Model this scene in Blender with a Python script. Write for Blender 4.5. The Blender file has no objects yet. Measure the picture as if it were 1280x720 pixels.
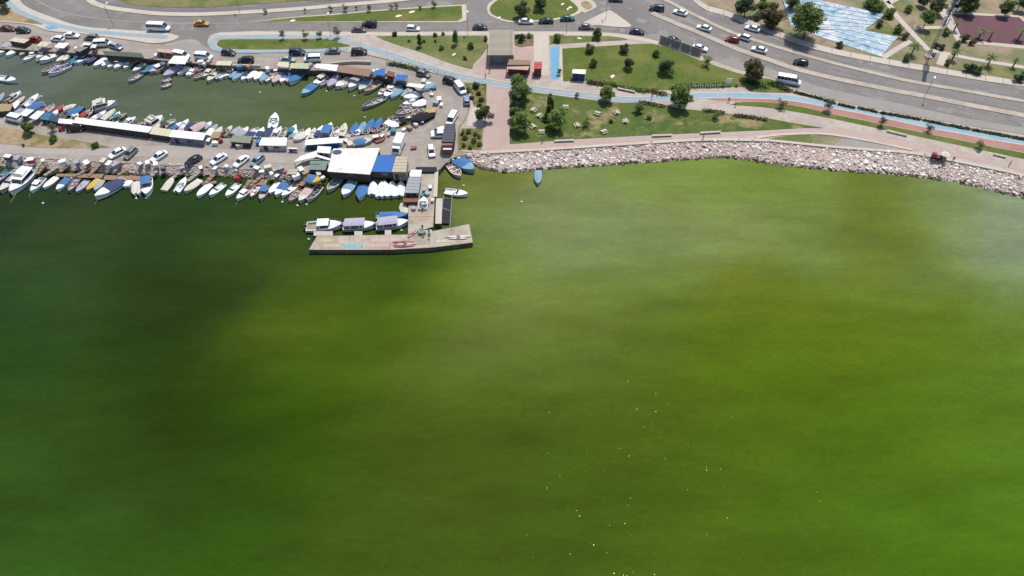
import bpy, bmesh, math, random
import numpy as np
from mathutils import Vector, Matrix
R = math.radians
rnd = random.Random(7)
scene = bpy.context.scene
COLL = scene.collection

# ------------------------------------------------------------------ camera, sky, sun, exposure
CH, PITCH, FP = 120.0, R(50.0), 914.0
cam = bpy.data.cameras.new('camera'); camo = bpy.data.objects.new('camera', cam); COLL.objects.link(camo)
camo.location = (0, 0, CH); camo.rotation_euler = (math.pi/2 - PITCH, 0, 0)
cam.sensor_width = 36; cam.lens = FP/1280*36; cam.clip_start = 1; cam.clip_end = 12000
scene.camera = camo
SUN_EL, SUN_AZ = R(66), R(25)            # azimuth from +Y towards +X
world = bpy.data.worlds.new('World'); scene.world = world; world.use_nodes = True
wn = world.node_tree; bgn = wn.nodes['Background']
sky = wn.nodes.new('ShaderNodeTexSky'); sky.sky_type = 'NISHITA'; sky.sun_disc = False
sky.sun_elevation = SUN_EL; sky.sun_rotation = SUN_AZ; sky.air_density = 1.0; sky.dust_density = 1.5
wn.links.new(sky.outputs[0], bgn.inputs[0]); bgn.inputs[1].default_value = 0.14
sl = bpy.data.lights.new('sun', 'SUN'); sl.energy = 3.8; sl.angle = R(0.5); sl.color = (1, .955, .89)
so = bpy.data.objects.new('sun', sl); COLL.objects.link(so)
sd = Vector((math.cos(SUN_EL)*math.sin(SUN_AZ), math.cos(SUN_EL)*math.cos(SUN_AZ), math.sin(SUN_EL)))
so.rotation_euler = sd.to_track_quat('Z', 'Y').to_euler(); so.location = sd*400
scene.view_settings.view_transform = 'Standard'; scene.view_settings.look = 'None'
scene.view_settings.exposure = 0.35; scene.view_settings.gamma = 1
scene.cycles.max_bounces = 5

# ------------------------------------------------------------------ pixel <-> world (rays of the photograph's camera met with a level plane)
cp, sp_ = math.cos(PITCH), math.sin(PITCH)
def P(px, py, z=0.0):
    a = (px-640)/FP; b = (360-py)/FP
    d = Vector((a, cp + b*sp_, -sp_ + b*cp))
    t = (z-CH)/d.z
    return Vector((d.x*t, d.y*t, z))
def PIX(x, y, z=0.0):
    dz = z-CH
    f = y*cp - dz*sp_; u = y*sp_ + dz*cp
    f = max(f, 1.0)
    return 640 + FP*x/f, 360 - FP*u/f
LAND = 1.5
ORG = {'C': (0, 165), 'E': (640, 150), 'F': (960, 120), 'D0': (370, 235), 'D1': (480, 235)}
for i in range(8):
    ORG['A%d' % i] = (160*i, 0); ORG['B%d' % i] = (160*i, 80)
    if i < 4: ORG['C%d' % i] = (160*i, 165)
def q(c, X, Y):
    o = ORG[c]; k = 4.0 if c in 'EF' else 8.0
    return o[0] + X/k, o[1] + Y/k

# ------------------------------------------------------------------ materials
F_EXP = 1.9
def lin(c): return tuple(((v/255+.055)/1.055)**2.4 if v > 10 else v/255/12.92 for v in c)
def alb(r, g, b, f=F_EXP):
    # the photograph clips its whites, so pale paint is brighter than its pixels say
    m = min(r, g, b); k = 1+max(0, min(1, (m-205)/30))*.75
    return tuple(min(.8, v/f*k) for v in lin((r, g, b)))
MATS = {}
def M(name, rgb, rough=.75, var=.12, scale=1.5, rgb2=None, scale2=.15, amt2=.5, lo2=.45, hi2=.62, bump=0.0, bscale=None, spec=.3, rnd_amt=0.0, world_co=False, metallic=0.0, rgb3=None, scale3=.5, lo3=.5, hi3=.65, stretch=None):
    if name in MATS: return MATS[name]
    m = bpy.data.materials.new(name); m.use_nodes = True; nt = m.node_tree; N = nt.nodes; Lk = nt.links.new
    bs = N['Principled BSDF']; bs.inputs['Roughness'].default_value = rough; bs.inputs['Specular IOR Level'].default_value = spec
    bs.inputs['Metallic'].default_value = metallic
    if world_co:
        g = N.new('ShaderNodeNewGeometry'); co = g.outputs['Position']
    else:
        tc = N.new('ShaderNodeTexCoord'); co = tc.outputs['Object']
    if stretch:
        mp = N.new('ShaderNodeMapping'); mp.inputs['Rotation'].default_value = (0, 0, stretch[0]); mp.inputs['Scale'].default_value = (1, stretch[1], 1)
        Lk(co, mp.inputs[0]); co = mp.outputs[0]
    def noise(s, d=4):
        n = N.new('ShaderNodeTexNoise'); n.inputs['Scale'].default_value = s; n.inputs['Detail'].default_value = d
        n.inputs['Roughness'].default_value = .6; Lk(co, n.inputs['Vector']); return n.outputs['Fac']
    def mixc(fac, a, b):
        x = N.new('ShaderNodeMix'); x.data_type = 'RGBA'
        if fac is not None: Lk(fac, x.inputs[0])
        for sck, v in ((x.inputs[6], a), (x.inputs[7], b)):
            if isinstance(v, tuple): sck.default_value = (*v, 1)
            else: Lk(v, sck)
        return x.outputs[2]
    n1 = N.new('ShaderNodeMapRange'); Lk(noise(scale, 5), n1.inputs[0]); n1.inputs[1].default_value = .3; n1.inputs[2].default_value = .7
    col = mixc(n1.outputs[0], tuple(v*(1-var) for v in rgb), tuple(min(.85, v*(1+var)) for v in rgb))
    if rgb2:
        r = N.new('ShaderNodeMapRange'); Lk(noise(scale2), r.inputs[0]); r.inputs[1].default_value = lo2; r.inputs[2].default_value = hi2
        r.inputs[4].default_value = amt2
        col = mixc(r.outputs[0], col, rgb2)
    if rgb3:
        r = N.new('ShaderNodeMapRange'); Lk(noise(scale3), r.inputs[0]); r.inputs[1].default_value = lo3; r.inputs[2].default_value = hi3
        col = mixc(r.outputs[0], col, rgb3)
    if rnd_amt:
        oi = N.new('ShaderNodeObjectInfo'); mr = N.new('ShaderNodeMapRange'); Lk(oi.outputs['Random'], mr.inputs[0])
        mr.inputs[3].default_value = 1-rnd_amt; mr.inputs[4].default_value = 1+rnd_amt
        hv = N.new('ShaderNodeHueSaturation'); Lk(mr.outputs[0], hv.inputs['Value']); Lk(col, hv.inputs['Color']); col = hv.outputs[0]
    Lk(col, bs.inputs['Base Color'])
    if bump:
        b = N.new('ShaderNodeBump'); b.inputs['Strength'].default_value = bump; b.inputs['Distance'].default_value = .1
        Lk(noise(bscale or scale*3), b.inputs['Height']); Lk(b.outputs[0], bs.inputs['Normal'])
    MATS[name] = m
    return m

# the place's surfaces
m_earth = M('dry_earth', alb(168, 148, 118), var=.18, scale=.6, rgb2=alb(112, 124, 68), scale2=.09, amt2=.85, lo2=.44, hi2=.6, rgb3=alb(150, 120, 100), scale3=.25, lo3=.55, hi3=.7, world_co=True, bump=.4, bscale=2)
m_asph = M('asphalt', alb(148, 142, 136), rough=.85, var=.08, scale=1.2, rgb2=alb(132, 126, 122), scale2=.07, amt2=.8, rgb3=alb(160, 154, 147), scale3=.16, lo3=.57, hi3=.6, world_co=True, bump=.1, bscale=8)
m_asph_l = M('asphalt_bleached', alb(172, 164, 158), rough=.85, var=.07, scale=1.0, rgb2=alb(158, 150, 145), scale2=.08, world_co=True)
m_asph_d = M('asphalt_dark', alb(132, 126, 130), rough=.85, var=.07, scale=1.0, rgb2=alb(140, 134, 134), scale2=.08, world_co=True)
m_quay = M('quay_concrete', alb(182, 171, 158), rough=.85, var=.1, scale=.7, rgb2=alb(160, 149, 138), scale2=.1, amt2=.8, rgb3=alb(195, 186, 172), scale3=.22, lo3=.56, hi3=.7, world_co=True, bump=.2, bscale=3)
m_moleroad = M('mole_road', alb(190, 180, 172), rough=.85, var=.07, scale=.9, rgb2=alb(172, 162, 153), scale2=.12, world_co=True)
m_pave = M('paving', alb(206, 194, 180), rough=.8, var=.08, scale=1.1, rgb2=alb(188, 176, 163), scale2=.16, amt2=.9, rgb3=alb(196, 176, 164), scale3=.4, lo3=.54, hi3=.6, world_co=True)
m_pave_l = M('pale_paving', alb(220, 208, 192), rough=.8, var=.08, scale=1.5, rgb2=alb(205, 192, 178), scale2=.15, world_co=True)
m_pink = M('pink_paving', alb(206, 178, 168), rough=.8, var=.08, scale=1.2, rgb2=alb(192, 164, 154), scale2=.2, rgb3=alb(200, 184, 172), scale3=.5, lo3=.55, hi3=.62, world_co=True)
m_red = M('red_track', alb(192, 142, 130), rough=.8, var=.1, scale=.8, rgb2=alb(184, 122, 112), scale2=.1, amt2=.8, world_co=True)
m_kerb = M('kerb_stone', alb(222, 208, 188), rough=.8, var=.08, scale=1, rgb2=alb(200, 184, 164), scale2=.15, world_co=True)
m_blue = M('cycle_blue', alb(152, 186, 205), rough=.7, var=.08, scale=.8, rgb2=alb(172, 194, 202), scale2=.25, amt2=.8, world_co=True)
m_blue2 = M('cycle_blue_worn', alb(160, 186, 196), rough=.75, var=.1, scale=.8, rgb2=alb(184, 190, 188), scale2=.25, amt2=.8, world_co=True)
m_blue3 = M('court_blue', alb(116, 180, 216), rough=.7, var=.1, scale=.6, world_co=True)
m_line = M('road_paint', alb(180, 175, 170), rough=.7, var=.1, scale=2, world_co=True)
m_grass = M('lawn_grass', alb(100, 116, 38), rough=.9, var=.22, scale=1.3, rgb2=alb(132, 130, 66), scale2=.12, amt2=.8, lo2=.45, hi2=.62, rgb3=alb(84, 108, 34), scale3=.22, lo3=.52, hi3=.68, world_co=True, bump=.6, bscale=5)
m_grass_dry = M('lawn_patchy', alb(98, 114, 46), rough=.9, var=.22, scale=1.1, rgb2=alb(176, 154, 112), scale2=.13, amt2=.9, lo2=.5, hi2=.63, rgb3=alb(80, 104, 38), scale3=.25, lo3=.5, hi3=.6, world_co=True, bump=.6, bscale=5)
m_grass_dr2 = M('lawn_tired', alb(112, 124, 62), rough=.9, var=.2, scale=1.1, rgb2=alb(150, 142, 92), scale2=.15, amt2=.8, lo2=.45, hi2=.6, world_co=True, bump=.6, bscale=5)
m_bed = M('flower_bed', alb(146, 122, 92), rough=.9, var=.22, scale=1.1, rgb2=alb(108, 116, 60), scale2=.35, amt2=.9, world_co=True, bump=.6, bscale=4)
m_drystrip = M('dry_verge', alb(180, 156, 120), rough=.9, var=.2, scale=.7, rgb2=alb(128, 124, 70), scale2=.16, amt2=.85, lo2=.5, hi2=.62, world_co=True, bump=.4, bscale=3)
m_garden = M('garden_planting', alb(120, 122, 58), rough=.9, var=.3, scale=1.6, rgb2=alb(160, 140, 100), scale2=.5, amt2=.7, rgb3=alb(84, 96, 42), scale3=.6, lo3=.5, hi3=.62, world_co=True, bump=.8, bscale=4)
m_wet = M('wet_rock', alb(84, 74, 60), rough=.4, var=.3, scale=2, rgb2=alb(66, 70, 40), scale2=.8)
m_court = M('maroon_court', alb(118, 76, 84), rough=.8, var=.08, scale=.5, rgb2=alb(104, 70, 76), scale2=.06, world_co=True)
m_rubble = M('rubble_bed', alb(216, 196, 184), rough=.95, var=.3, scale=1.2, rgb2=alb(200, 178, 166), scale2=.5, world_co=True, bump=.6, bscale=2)
m_wall = M('sea_wall', alb(128, 116, 104), rough=.9, var=.2, scale=1, rgb2=alb(70, 62, 52), scale2=.4, world_co=True)
m_pier = M('pier_concrete', alb(200, 190, 170), rough=.85, var=.18, scale=.7, rgb2=alb(180, 160, 148), scale2=.2, amt2=.8, rgb3=alb(160, 154, 134), scale3=.35, lo3=.54, hi3=.7, world_co=True)

# ------------------------------------------------------------------ mesh helpers
class MB:
    def __init__(s): s.v = []; s.f = []; s.m = []
    def add(s, vs, fs, mi=0):
        o = len(s.v); s.v += [tuple(v) for v in vs]; s.f += [tuple(i+o for i in f) for f in fs]; s.m += [mi]*len(fs); return s
    def box(s, c, d, mi=0, rz=0, top=(1, 1)):
        x, y, z = d[0]/2, d[1]/2, d[2]/2; tx, ty = x*top[0], y*top[1]
        vs = [(-x,-y,-z),(x,-y,-z),(x,y,-z),(-x,y,-z),(-tx,-ty,z),(tx,-ty,z),(tx,ty,z),(-tx,ty,z)]
        ca, sa = math.cos(rz), math.sin(rz)
        vs = [(c[0]+a*ca-b*sa, c[1]+a*sa+b*ca, c[2]+e) for a, b, e in vs]
        return s.add(vs, [(3,2,1,0),(4,5,6,7),(0,1,5,4),(1,2,6,5),(2,3,7,6),(3,0,4,7)], mi)
    def tube(s, a, b, r0, r1=None, n=6, mi=0, cap=True):
        a, b = Vector(a), Vector(b); r1 = r0 if r1 is None else r1
        d = (b-a).normalized(); u = d.orthogonal().normalized(); w = d.cross(u)
        vs = []
        for p, r in ((a, r0), (b, r1)):
            for k in range(n):
                t = 2*math.pi*k/n; vs.append(p+u*(r*math.cos(t))+w*(r*math.sin(t)))
        fs = [(k, (k+1) % n, n+(k+1) % n, n+k) for k in range(n)]
        if cap: fs += [tuple(range(n))[::-1], tuple(range(n, 2*n))]
        return s.add(vs, fs, mi)
    def loft(s, secs, mi=0, closed=False, caps=True):
        n = len(secs[0]); o = []
        for sc_ in secs: o += sc_
        fs = []
        for i in range(len(secs)-1):
            for k in range(n if closed else n-1):
                a = i*n+k; b = i*n+(k+1) % n
                fs.append((a, b, b+n, a+n))
        if caps: fs += [tuple(range(n))[::-1], tuple(range((len(secs)-1)*n, len(secs)*n))]
        return s.add(o, fs, mi)
    def mesh(s, name, mats, smooth=False):
        me = bpy.data.meshes.new(name); me.from_pydata(s.v, [], s.f)
        for m in mats: me.materials.append(m)
        if any(s.m): me.polygons.foreach_set('material_index', s.m)
        if smooth: me.polygons.foreach_set('use_smooth', [True]*len(s.f))
        me.update(); return me
def link(name, data, parent=None, loc=None, rz=None, mat=None):
    o = bpy.data.objects.new(name, data); COLL.objects.link(o)
    if parent is not None: o.parent = parent
    if loc is not None: o.location = loc
    if rz is not None: o.rotation_euler = (0, 0, rz)
    if mat is not None:
        if not o.data.materials: o.data.materials.append(mat)
        o.material_slots[0].link = 'OBJECT'; o.material_slots[0].material = mat
    return o
def struct(o, kind='structure'): o['kind'] = kind; return o

# labels: things that share a look and a place get an ordinal counted from the left
REG = []
ORDW = ['first','second','third','fourth','fifth','sixth','seventh','eighth','ninth','tenth','eleventh','twelfth','thirteenth','fourteenth','fifteenth','sixteenth','seventeenth','eighteenth','nineteenth','twentieth']
def thing(name, cat, look, place, loc, rz=0, group=None, data=None, px=None):
    o = bpy.data.objects.new(name, data); COLL.objects.link(o); o.location = loc; o.rotation_euler = (0, 0, rz)
    reg(o, cat, look, place, group, px); return o
def reg(o, cat, look, place, group=None, px=None):
    o['category'] = cat
    if group: o['group'] = group
    if px is None: px = PIX(*o.location)[0]
    REG.append((look + ' ' + place, px, o)); return o
def finish_labels():
    d = {}
    for t, px, o in REG: d.setdefault(t, []).append((px, o))
    for t, lst in d.items():
        if len(lst) == 1: lst[0][1]['label'] = t; continue
        lst.sort(key=lambda e: e[0])
        for i, (px, o) in enumerate(lst):
            n = len(lst)
            if i == 0: w = 'leftmost such'
            elif i == n-1: w = 'rightmost such'
            elif i < 20 and i <= n//2: w = ORDW[i] + ' such from left'
            else: w = ORDW[n-1-i] + ' such from right'
            o['label'] = t + ', ' + w

def cr(pts, sub=5):
    pts = [Vector(p[:2]) for p in pts]; out = []
    n = len(pts)
    for i in range(n-1):
        p0 = pts[max(i-1, 0)]; p1 = pts[i]; p2 = pts[i+1]; p3 = pts[min(i+2, n-1)]
        for k in range(sub):
            t = k/sub
            out.append(tuple(.5*((2*p1)+(p2-p0)*t+(2*p0-5*p1+4*p2-p3)*t*t+(3*p1-p0-3*p2+p3)*t**3)))
    out.append(tuple(pts[-1])); return out
def slab_mesh(name, ring, ztop, mat, zbot=None, side=None):
    """level sheet (ring of world xy) with vertical sides down to zbot"""
    n = len(ring)
    ar = sum(ring[i][0]*ring[(i+1) % n][1]-ring[(i+1) % n][0]*ring[i][1] for i in range(n))
    if ar < 0: ring = ring[::-1]
    vs = [(p[0], p[1], ztop) for p in ring]; fs = [tuple(range(n))]; mi = [0]
    if zbot is not None:
        vs += [(p[0], p[1], zbot) for p in ring]
        for i in range(n):
            j = (i+1) % n; fs.append((i, n+i, n+j, j)); mi.append(1 if side else 0)
    me = bpy.data.meshes.new(name); me.from_pydata(vs, [], fs); me.materials.append(mat)
    if side: me.materials.append(side)
    me.polygons.foreach_set('material_index', mi); me.update(); return me
ZC = [0]
def sheet(name, pxs, ztop, mat, zbot=None, side=None, parent=None):
    ring = [P(x, y, ztop)[:2] for x, y in pxs]
    return struct(link(name, slab_mesh(name, ring, ztop, mat, zbot, side), parent))
def offset_line(w, half0, half1):
    n = len(w); a = []; b = []
    for i in range(n):
        d = (w[min(i+1, n-1)]-w[max(i-1, 0)]); d.normalize(); nrm = Vector((-d.y, d.x))
        a.append(w[i]+nrm*half0); b.append(w[i]-nrm*half1)
    return a, b
def wline(pxs, z, smooth=True):
    return [Vector(P(x, y, z)[:2]) for x, y in (cr(pxs) if smooth else pxs)]
def strip(name, pxs, width, ztop, mat, zbot=None, smooth=True, off=0.0):
    w = wline(pxs, ztop, smooth); a, b = offset_line(w, width/2+off, width/2-off)
    return struct(link(name, slab_mesh(name, [tuple(p) for p in a+b[::-1]], ztop, mat, zbot)))
def dashes(name, pxs, z, width, on, gap, mat):
    w = wline(pxs, z); mb = MB(); s = 0.0; acc = []
    L = [0]
    for i in range(1, len(w)): L.append(L[-1]+(w[i]-w[i-1]).length)
    def at(d):
        for i in range(1, len(w)):
            if L[i] >= d: return w[i-1].lerp(w[i], (d-L[i-1])/max(1e-6, L[i]-L[i-1]))
        return w[-1]
    while s+on < L[-1]:
        a, b = at(s), at(s+on); d = (b-a).normalized(); n = Vector((-d.y, d.x))*width/2
        mb.add([(*(a-n), z), (*(b-n), z), (*(b+n), z), (*(a+n), z)], [(0, 1, 2, 3)]); s += on+gap
    return struct(link(name, mb.mesh(name, [mat])))

# ================================================================== WATER
WC = [ # photograph pixel -> water colour there (algae bloom, silt plume), with pier shadow painted in
 (-60,240,46,68,42),(20,255,46,68,40),(100,300,54,74,42),(200,290,46,70,36),(300,280,50,76,36),(380,260,60,84,36),(450,250,64,88,34),(500,270,56,82,32),(60,350,52,78,40),(150,350,46,68,28),(260,350,48,70,28),(320,325,56,86,30),(350,350,62,94,24),(430,350,66,98,26),(500,350,68,100,26),(560,340,82,114,30),(640,328,106,136,42),(578,312,80,110,32),(604,283,108,132,72),(665,372,104,128,60),(745,300,118,139,80),(780,270,118,139,78),(740,372,102,128,58),(690,425,90,114,54),(560,380,78,110,30),(530,300,50,76,26),(470,325,54,82,24),(600,350,84,118,34),
 (620,325,100,132,32),(600,300,102,130,62),(650,300,114,138,78),(680,350,112,136,66),(600,255,108,130,62),(580,235,100,120,58),(620,225,104,126,60),(680,250,120,140,80),(700,280,118,138,78),(760,240,116,138,74),(800,300,118,140,78),(800,350,104,130,60),(860,225,116,140,64),(900,212,112,138,56),(960,230,108,134,54),(900,290,114,136,68),
 (1000,260,110,134,60),(1000,300,108,132,60),(1050,282,102,124,50),(1100,270,102,124,50),(1100,300,100,122,48),(1180,270,116,138,72),(1230,288,130,146,104),(1275,295,130,150,106),(1200,310,120,142,80),(1150,310,106,130,56),(1270,350,116,140,80),(1200,350,100,126,50),(1100,350,98,124,44),(950,350,102,126,40),(1000,380,94,118,34),(880,360,102,126,40),
 (20,400,46,74,34),(150,400,42,64,26),(250,400,44,66,24),(310,400,62,90,24),(350,400,78,108,30),(380,388,76,104,30),(430,410,70,102,24),(500,400,70,104,24),(600,400,86,112,48),(650,405,92,118,56),(720,400,96,124,56),(780,400,92,120,46),(850,400,86,116,30),(930,400,88,116,26),(1000,410,88,116,24),(1080,400,92,120,24),(1150,400,88,120,24),(1270,400,102,134,60),(1210,410,92,122,36),
 (20,450,52,80,38),(120,450,48,74,32),(250,450,44,66,26),(330,450,52,82,26),(400,450,62,96,24),(500,450,68,100,26),(600,450,84,112,40),(700,450,84,114,36),(780,460,76,106,28),(900,450,78,112,22),(1000,450,70,108,16),(1100,450,78,116,24),(1200,450,86,122,34),(1275,450,94,128,44),
 (20,520,58,86,38),(130,520,54,82,34),(250,520,48,70,26),(320,520,52,78,26),(400,520,58,84,24),(500,520,60,90,24),(600,520,66,96,24),(700,520,64,96,24),(800,520,68,98,24),(900,520,72,106,22),(1000,520,72,108,22),(1100,520,80,116,24),(1200,520,80,118,28),(1275,520,84,122,34),
 (20,600,60,90,40),(120,600,58,86,38),(230,600,54,78,34),(320,600,58,86,28),(400,600,60,92,26),(500,600,60,90,24),(600,600,62,88,24),(700,600,62,92,24),(800,600,64,96,24),(900,600,68,104,22),(1000,600,70,108,22),(1130,600,74,114,24),(1270,600,80,120,32),
 (20,700,60,96,38),(150,700,60,94,34),(300,700,60,94,32),(450,700,60,92,26),(600,700,60,90,24),(700,700,62,94,24),(800,700,66,98,26),(900,700,68,102,24),(1000,700,70,104,24),(1130,700,72,112,24),(1280,700,76,120,22),(-60,650,60,94,38),(-60,450,54,82,38),(1350,600,80,120,32),(1350,450,96,130,46),(1350,320,128,148,104),
 (60,100,100,112,96),(160,110,96,110,86),(260,120,96,108,78),(300,130,98,112,80),(360,130,90,106,66),(440,120,92,106,58),(480,140,88,102,48),(0,110,104,118,104),(-60,100,104,118,104),(100,140,92,106,80),(300,150,88,104,66),
]
def build_water():
    xs = np.unique(np.concatenate([np.linspace(-4000, -200, 12), np.arange(-200, 201, 1.6), np.linspace(200, 4000, 12)]))
    ys = np.unique(np.concatenate([np.linspace(-3000, -30, 10), np.arange(-30, 300, 1.6), np.linspace(300, 600, 6)]))
    X, Y = np.meshgrid(xs, ys); nx, ny = len(xs), len(ys)
    vs = np.stack([X.ravel(), Y.ravel(), np.zeros(X.size)], 1)
    idx = np.arange(nx*ny).reshape(ny, nx)
    fs = np.stack([idx[:-1, :-1].ravel(), idx[:-1, 1:].ravel(), idx[1:, 1:].ravel(), idx[1:, :-1].ravel()], 1)
    me = bpy.data.meshes.new('water'); me.from_pydata(vs.tolist(), [], fs.tolist())
    wcp = np.array(WC, float)
    def tone_w(c):
        r_, g_, b_ = c[2:]
        if c[1] < 170: return r_+3, g_+2, b_+4                       # the enclosed basin is greyer
        if c[0] > 900 and c[1] > 260: r_ -= 3
        if c[0] < 420 and c[1] > 430: return r_-3, g_-4, b_-10
        if g_ > 128: return r_*1.04+9, g_+7, b_*1.08+5
        if g_ < 86: return r_+1, g_, b_
        return r_*1.06+6, g_*1.01, b_*.97+1
    cl = np.array([alb(*tone_w(c), f=2.0) for c in WC])
    Wp = np.array([P(min(max(a, -80), 1360), min(b, 900))[:2] for a, b, *_ in WC]); 
    pv = vs[:, :2]
    # gentle warp so that plume edges wander
    from mathutils import noise as mn
    wv = np.zeros_like(pv)
    near = (np.abs(pv[:, 0]) < 210) & (pv[:, 1] < 310) & (pv[:, 1] > -40)
    for k in np.nonzero(near)[0]:
        x, y = pv[k]; u, v = x*.8+y*.6, -x*.6+y*.8                   # wisps drawn out along the wind
        a = mn.fractal(Vector((u*.012, v*.03, 3.1)), .9, 2.1, 5); b = mn.fractal(Vector((u*.012+7, v*.03, 9.7)), .9, 2.1, 5)
        wv[k] = (a*11, b*9)
    pw = pv+wv
    num = np.zeros((len(pv), 3)); den = np.zeros(len(pv))
    for p, c in zip(Wp, cl):
        d2 = ((pw-p)**2).sum(1); sg = 6.0 if p[1] > 90 else 7.5
        w = np.exp(-d2/(2*sg*sg))+1e-3/(1+d2/400.)**2
        num += w[:, None]*c; den += w
    col = np.concatenate([num/den[:, None], np.ones((len(pv), 1))], 1)
    at = me.color_attributes.new('bloom', 'FLOAT_COLOR', 'POINT'); at.data.foreach_set('color', col.astype(np.float32).ravel())
    m = bpy.data.materials.new('sea_water'); m.use_nodes = True; nt = m.node_tree; N = nt.nodes; Lk = nt.links.new
    bs = N['Principled BSDF']; bs.inputs['Roughness'].default_value = .16; bs.inputs['Specular IOR Level'].default_value = .05; bs.inputs['IOR'].default_value = 1.33
    ca = N.new('ShaderNodeVertexColor'); ca.layer_name = 'bloom'
    g = N.new('ShaderNodeNewGeometry')
    def noise(s, d, rot, st, rough=.55):
        mp = N.new('ShaderNodeMapping'); mp.inputs['Rotation'].default_value = (0, 0, rot); mp.inputs['Scale'].default_value = (1, st, 1)
        Lk(g.outputs['Position'], mp.inputs[0]); n = N.new('ShaderNodeTexNoise'); n.inputs['Scale'].default_value = s; n.inputs['Detail'].default_value = d
        n.inputs['Roughness'].default_value = rough; Lk(mp.outputs[0], n.inputs['Vector']); return n.outputs['Fac']
    # bloom streaks: the algae gather in wind rows, with painted ripples over them
    s1 = N.new('ShaderNodeMapRange'); Lk(noise(.045, 7, -.45, 3.2), s1.inputs[0]); s1.inputs[1].default_value = .3; s1.inputs[2].default_value = .7; s1.inputs[3].default_value = .84; s1.inputs[4].default_value = 1.16
    s2 = N.new('ShaderNodeMapRange'); Lk(noise(.4, 5, .2, 2.6), s2.inputs[0]); s2.inputs[1].default_value = .3; s2.inputs[2].default_value = .7; s2.inputs[3].default_value = .93; s2.inputs[4].default_value = 1.07
    mu0 = N.new('ShaderNodeMath'); mu0.operation = 'MULTIPLY'; Lk(s1.outputs[0], mu0.inputs[0]); Lk(s2.outputs[0], mu0.inputs[1])
    s3 = N.new('ShaderNodeMapRange'); Lk(noise(1.1, 3, .12, 2.8, .7), s3.inputs[0]); s3.inputs[1].default_value = .3; s3.inputs[2].default_value = .7; s3.inputs[3].default_value = .91; s3.inputs[4].default_value = 1.09  # light and dark of fine ripples put into the base colour
    mu = N.new('ShaderNodeMath'); mu.operation = 'MULTIPLY'; Lk(mu0.outputs[0], mu.inputs[0]); Lk(s3.outputs[0], mu.inputs[1])
    hv = N.new('ShaderNodeHueSaturation'); Lk(mu.outputs[0], hv.inputs['Value']); Lk(ca.outputs[0], hv.inputs['Color']); Lk(hv.outputs[0], bs.inputs['Base Color'])
    w1 = noise(.9, 3, .3, 2.0); w2 = noise(3.2, 3, .15, 1.7)
    ad = N.new('ShaderNodeMath'); ad.operation = 'MULTIPLY_ADD'; Lk(w2, ad.inputs[0]); ad.inputs[1].default_value = .28; Lk(w1, ad.inputs[2])
    b = N.new('ShaderNodeBump'); b.inputs['Strength'].default_value = 1.0; b.inputs['Distance'].default_value = .065; Lk(ad.outputs[0], b.inputs['Height']); Lk(b.outputs[0], bs.inputs['Normal'])
    # sun sparkles: a few masked cells made glossy to mirror the sun
    mp = N.new('ShaderNodeMapping'); mp.inputs['Scale'].default_value = (2.0, 4.6, 1); Lk(g.outputs['Position'], mp.inputs[0])
    vo = N.new('ShaderNodeTexVoronoi'); vo.voronoi_dimensions = '2D'; vo.inputs['Scale'].default_value = 1; Lk(mp.outputs[0], vo.inputs['Vector'])
    sx = N.new('ShaderNodeSeparateColor'); Lk(vo.outputs['Color'], sx.inputs[0])
    c1 = N.new('ShaderNodeMath'); c1.operation = 'GREATER_THAN'; Lk(sx.outputs[0], c1.inputs[0]); c1.inputs[1].default_value = .992
    c2 = N.new('ShaderNodeMath'); c2.operation = 'LESS_THAN'; Lk(vo.outputs['Distance'], c2.inputs[0]); c2.inputs[1].default_value = .14
    c3 = N.new('ShaderNodeMath'); c3.operation = 'MULTIPLY'; Lk(c1.outputs[0], c3.inputs[0]); Lk(c2.outputs[0], c3.inputs[1])
    r1 = N.new('ShaderNodeMapRange'); Lk(c3.outputs[0], r1.inputs[0]); r1.inputs[3].default_value = .006; r1.inputs[4].default_value = .55; Lk(r1.outputs[0], bs.inputs['Specular IOR Level'])
    r2 = N.new('ShaderNodeMapRange'); Lk(c3.outputs[0], r2.inputs[0]); r2.inputs[3].default_value = .5; r2.inputs[4].default_value = .14; Lk(r2.outputs[0], bs.inputs['Roughness'])
    me.materials.append(m); me.polygons.foreach_set('use_smooth', [True]*len(me.polygons)); me.update()
    struct(link('water', me))
build_water()

# ================================================================== LAND
rock_up = [(1440,262),(1360,240),(1280,220),(1240,211),(1200,203),(1140,192),(1090,188),(1040,184),(1000,180),(960,176),(900,175),(860,176),(800,179.5),(760,182),(700,186),(640,189.5),(600,191.5),(586,191)]
rock_lo = [(1440,288),(1360,268),(1280,248),(1240,238),(1200,229),(1160,223),(1100,217),(1040,213),(1000,209),(960,204.5),(940,201),(900,197),(860,199.5),(800,203.5),(760,206.5),(700,210),(660,214),(630,215),(605,211),(592,206)]
shore_e = [(577,194),(566,198),(557,204),(550,212),(546,214)]
mole_out = [(512,214),(505,220),(490,219),(462,217),(410,214),(400,217),(330,213),(260,209),(200,206),(130,203),(60,199),(0,197),(-90,194),(-240,190)]
mole_lo = [(410,226),(395,227),(330,224),(260,220),(200,219),(130,216),(60,212),(0,209),(-90,206),(-240,200)]
basin = [(-240,124),(-90,132),(0,139),(90,153),(190,166),(260,172),(330,174.5),(420,173.5),(470,167),(500,160),(522,152),(533,140),(533,124),(515,106),(480,98),(450,93),(400,88.5),(320,86),(240,79),(160,71.5),(120,68),(60,64.5),(0,61),(-90,55),(-240,46)]
def land_ring():
    w = [P(x, y, LAND)[:2] for x, y in cr(rock_up)+shore_e+mole_out]
    w += [P(x, y, LAND)[:2] for x, y in basin]
    far = [(-4000, w[-1][1]+40), (-4000, 6000), (4000, 6000), (4000, w[0][1]-100)]
    return w+far
struct(link('ground', slab_mesh('ground', land_ring(), LAND, m_earth, -3, m_wall)))
seabed_z = None
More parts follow.
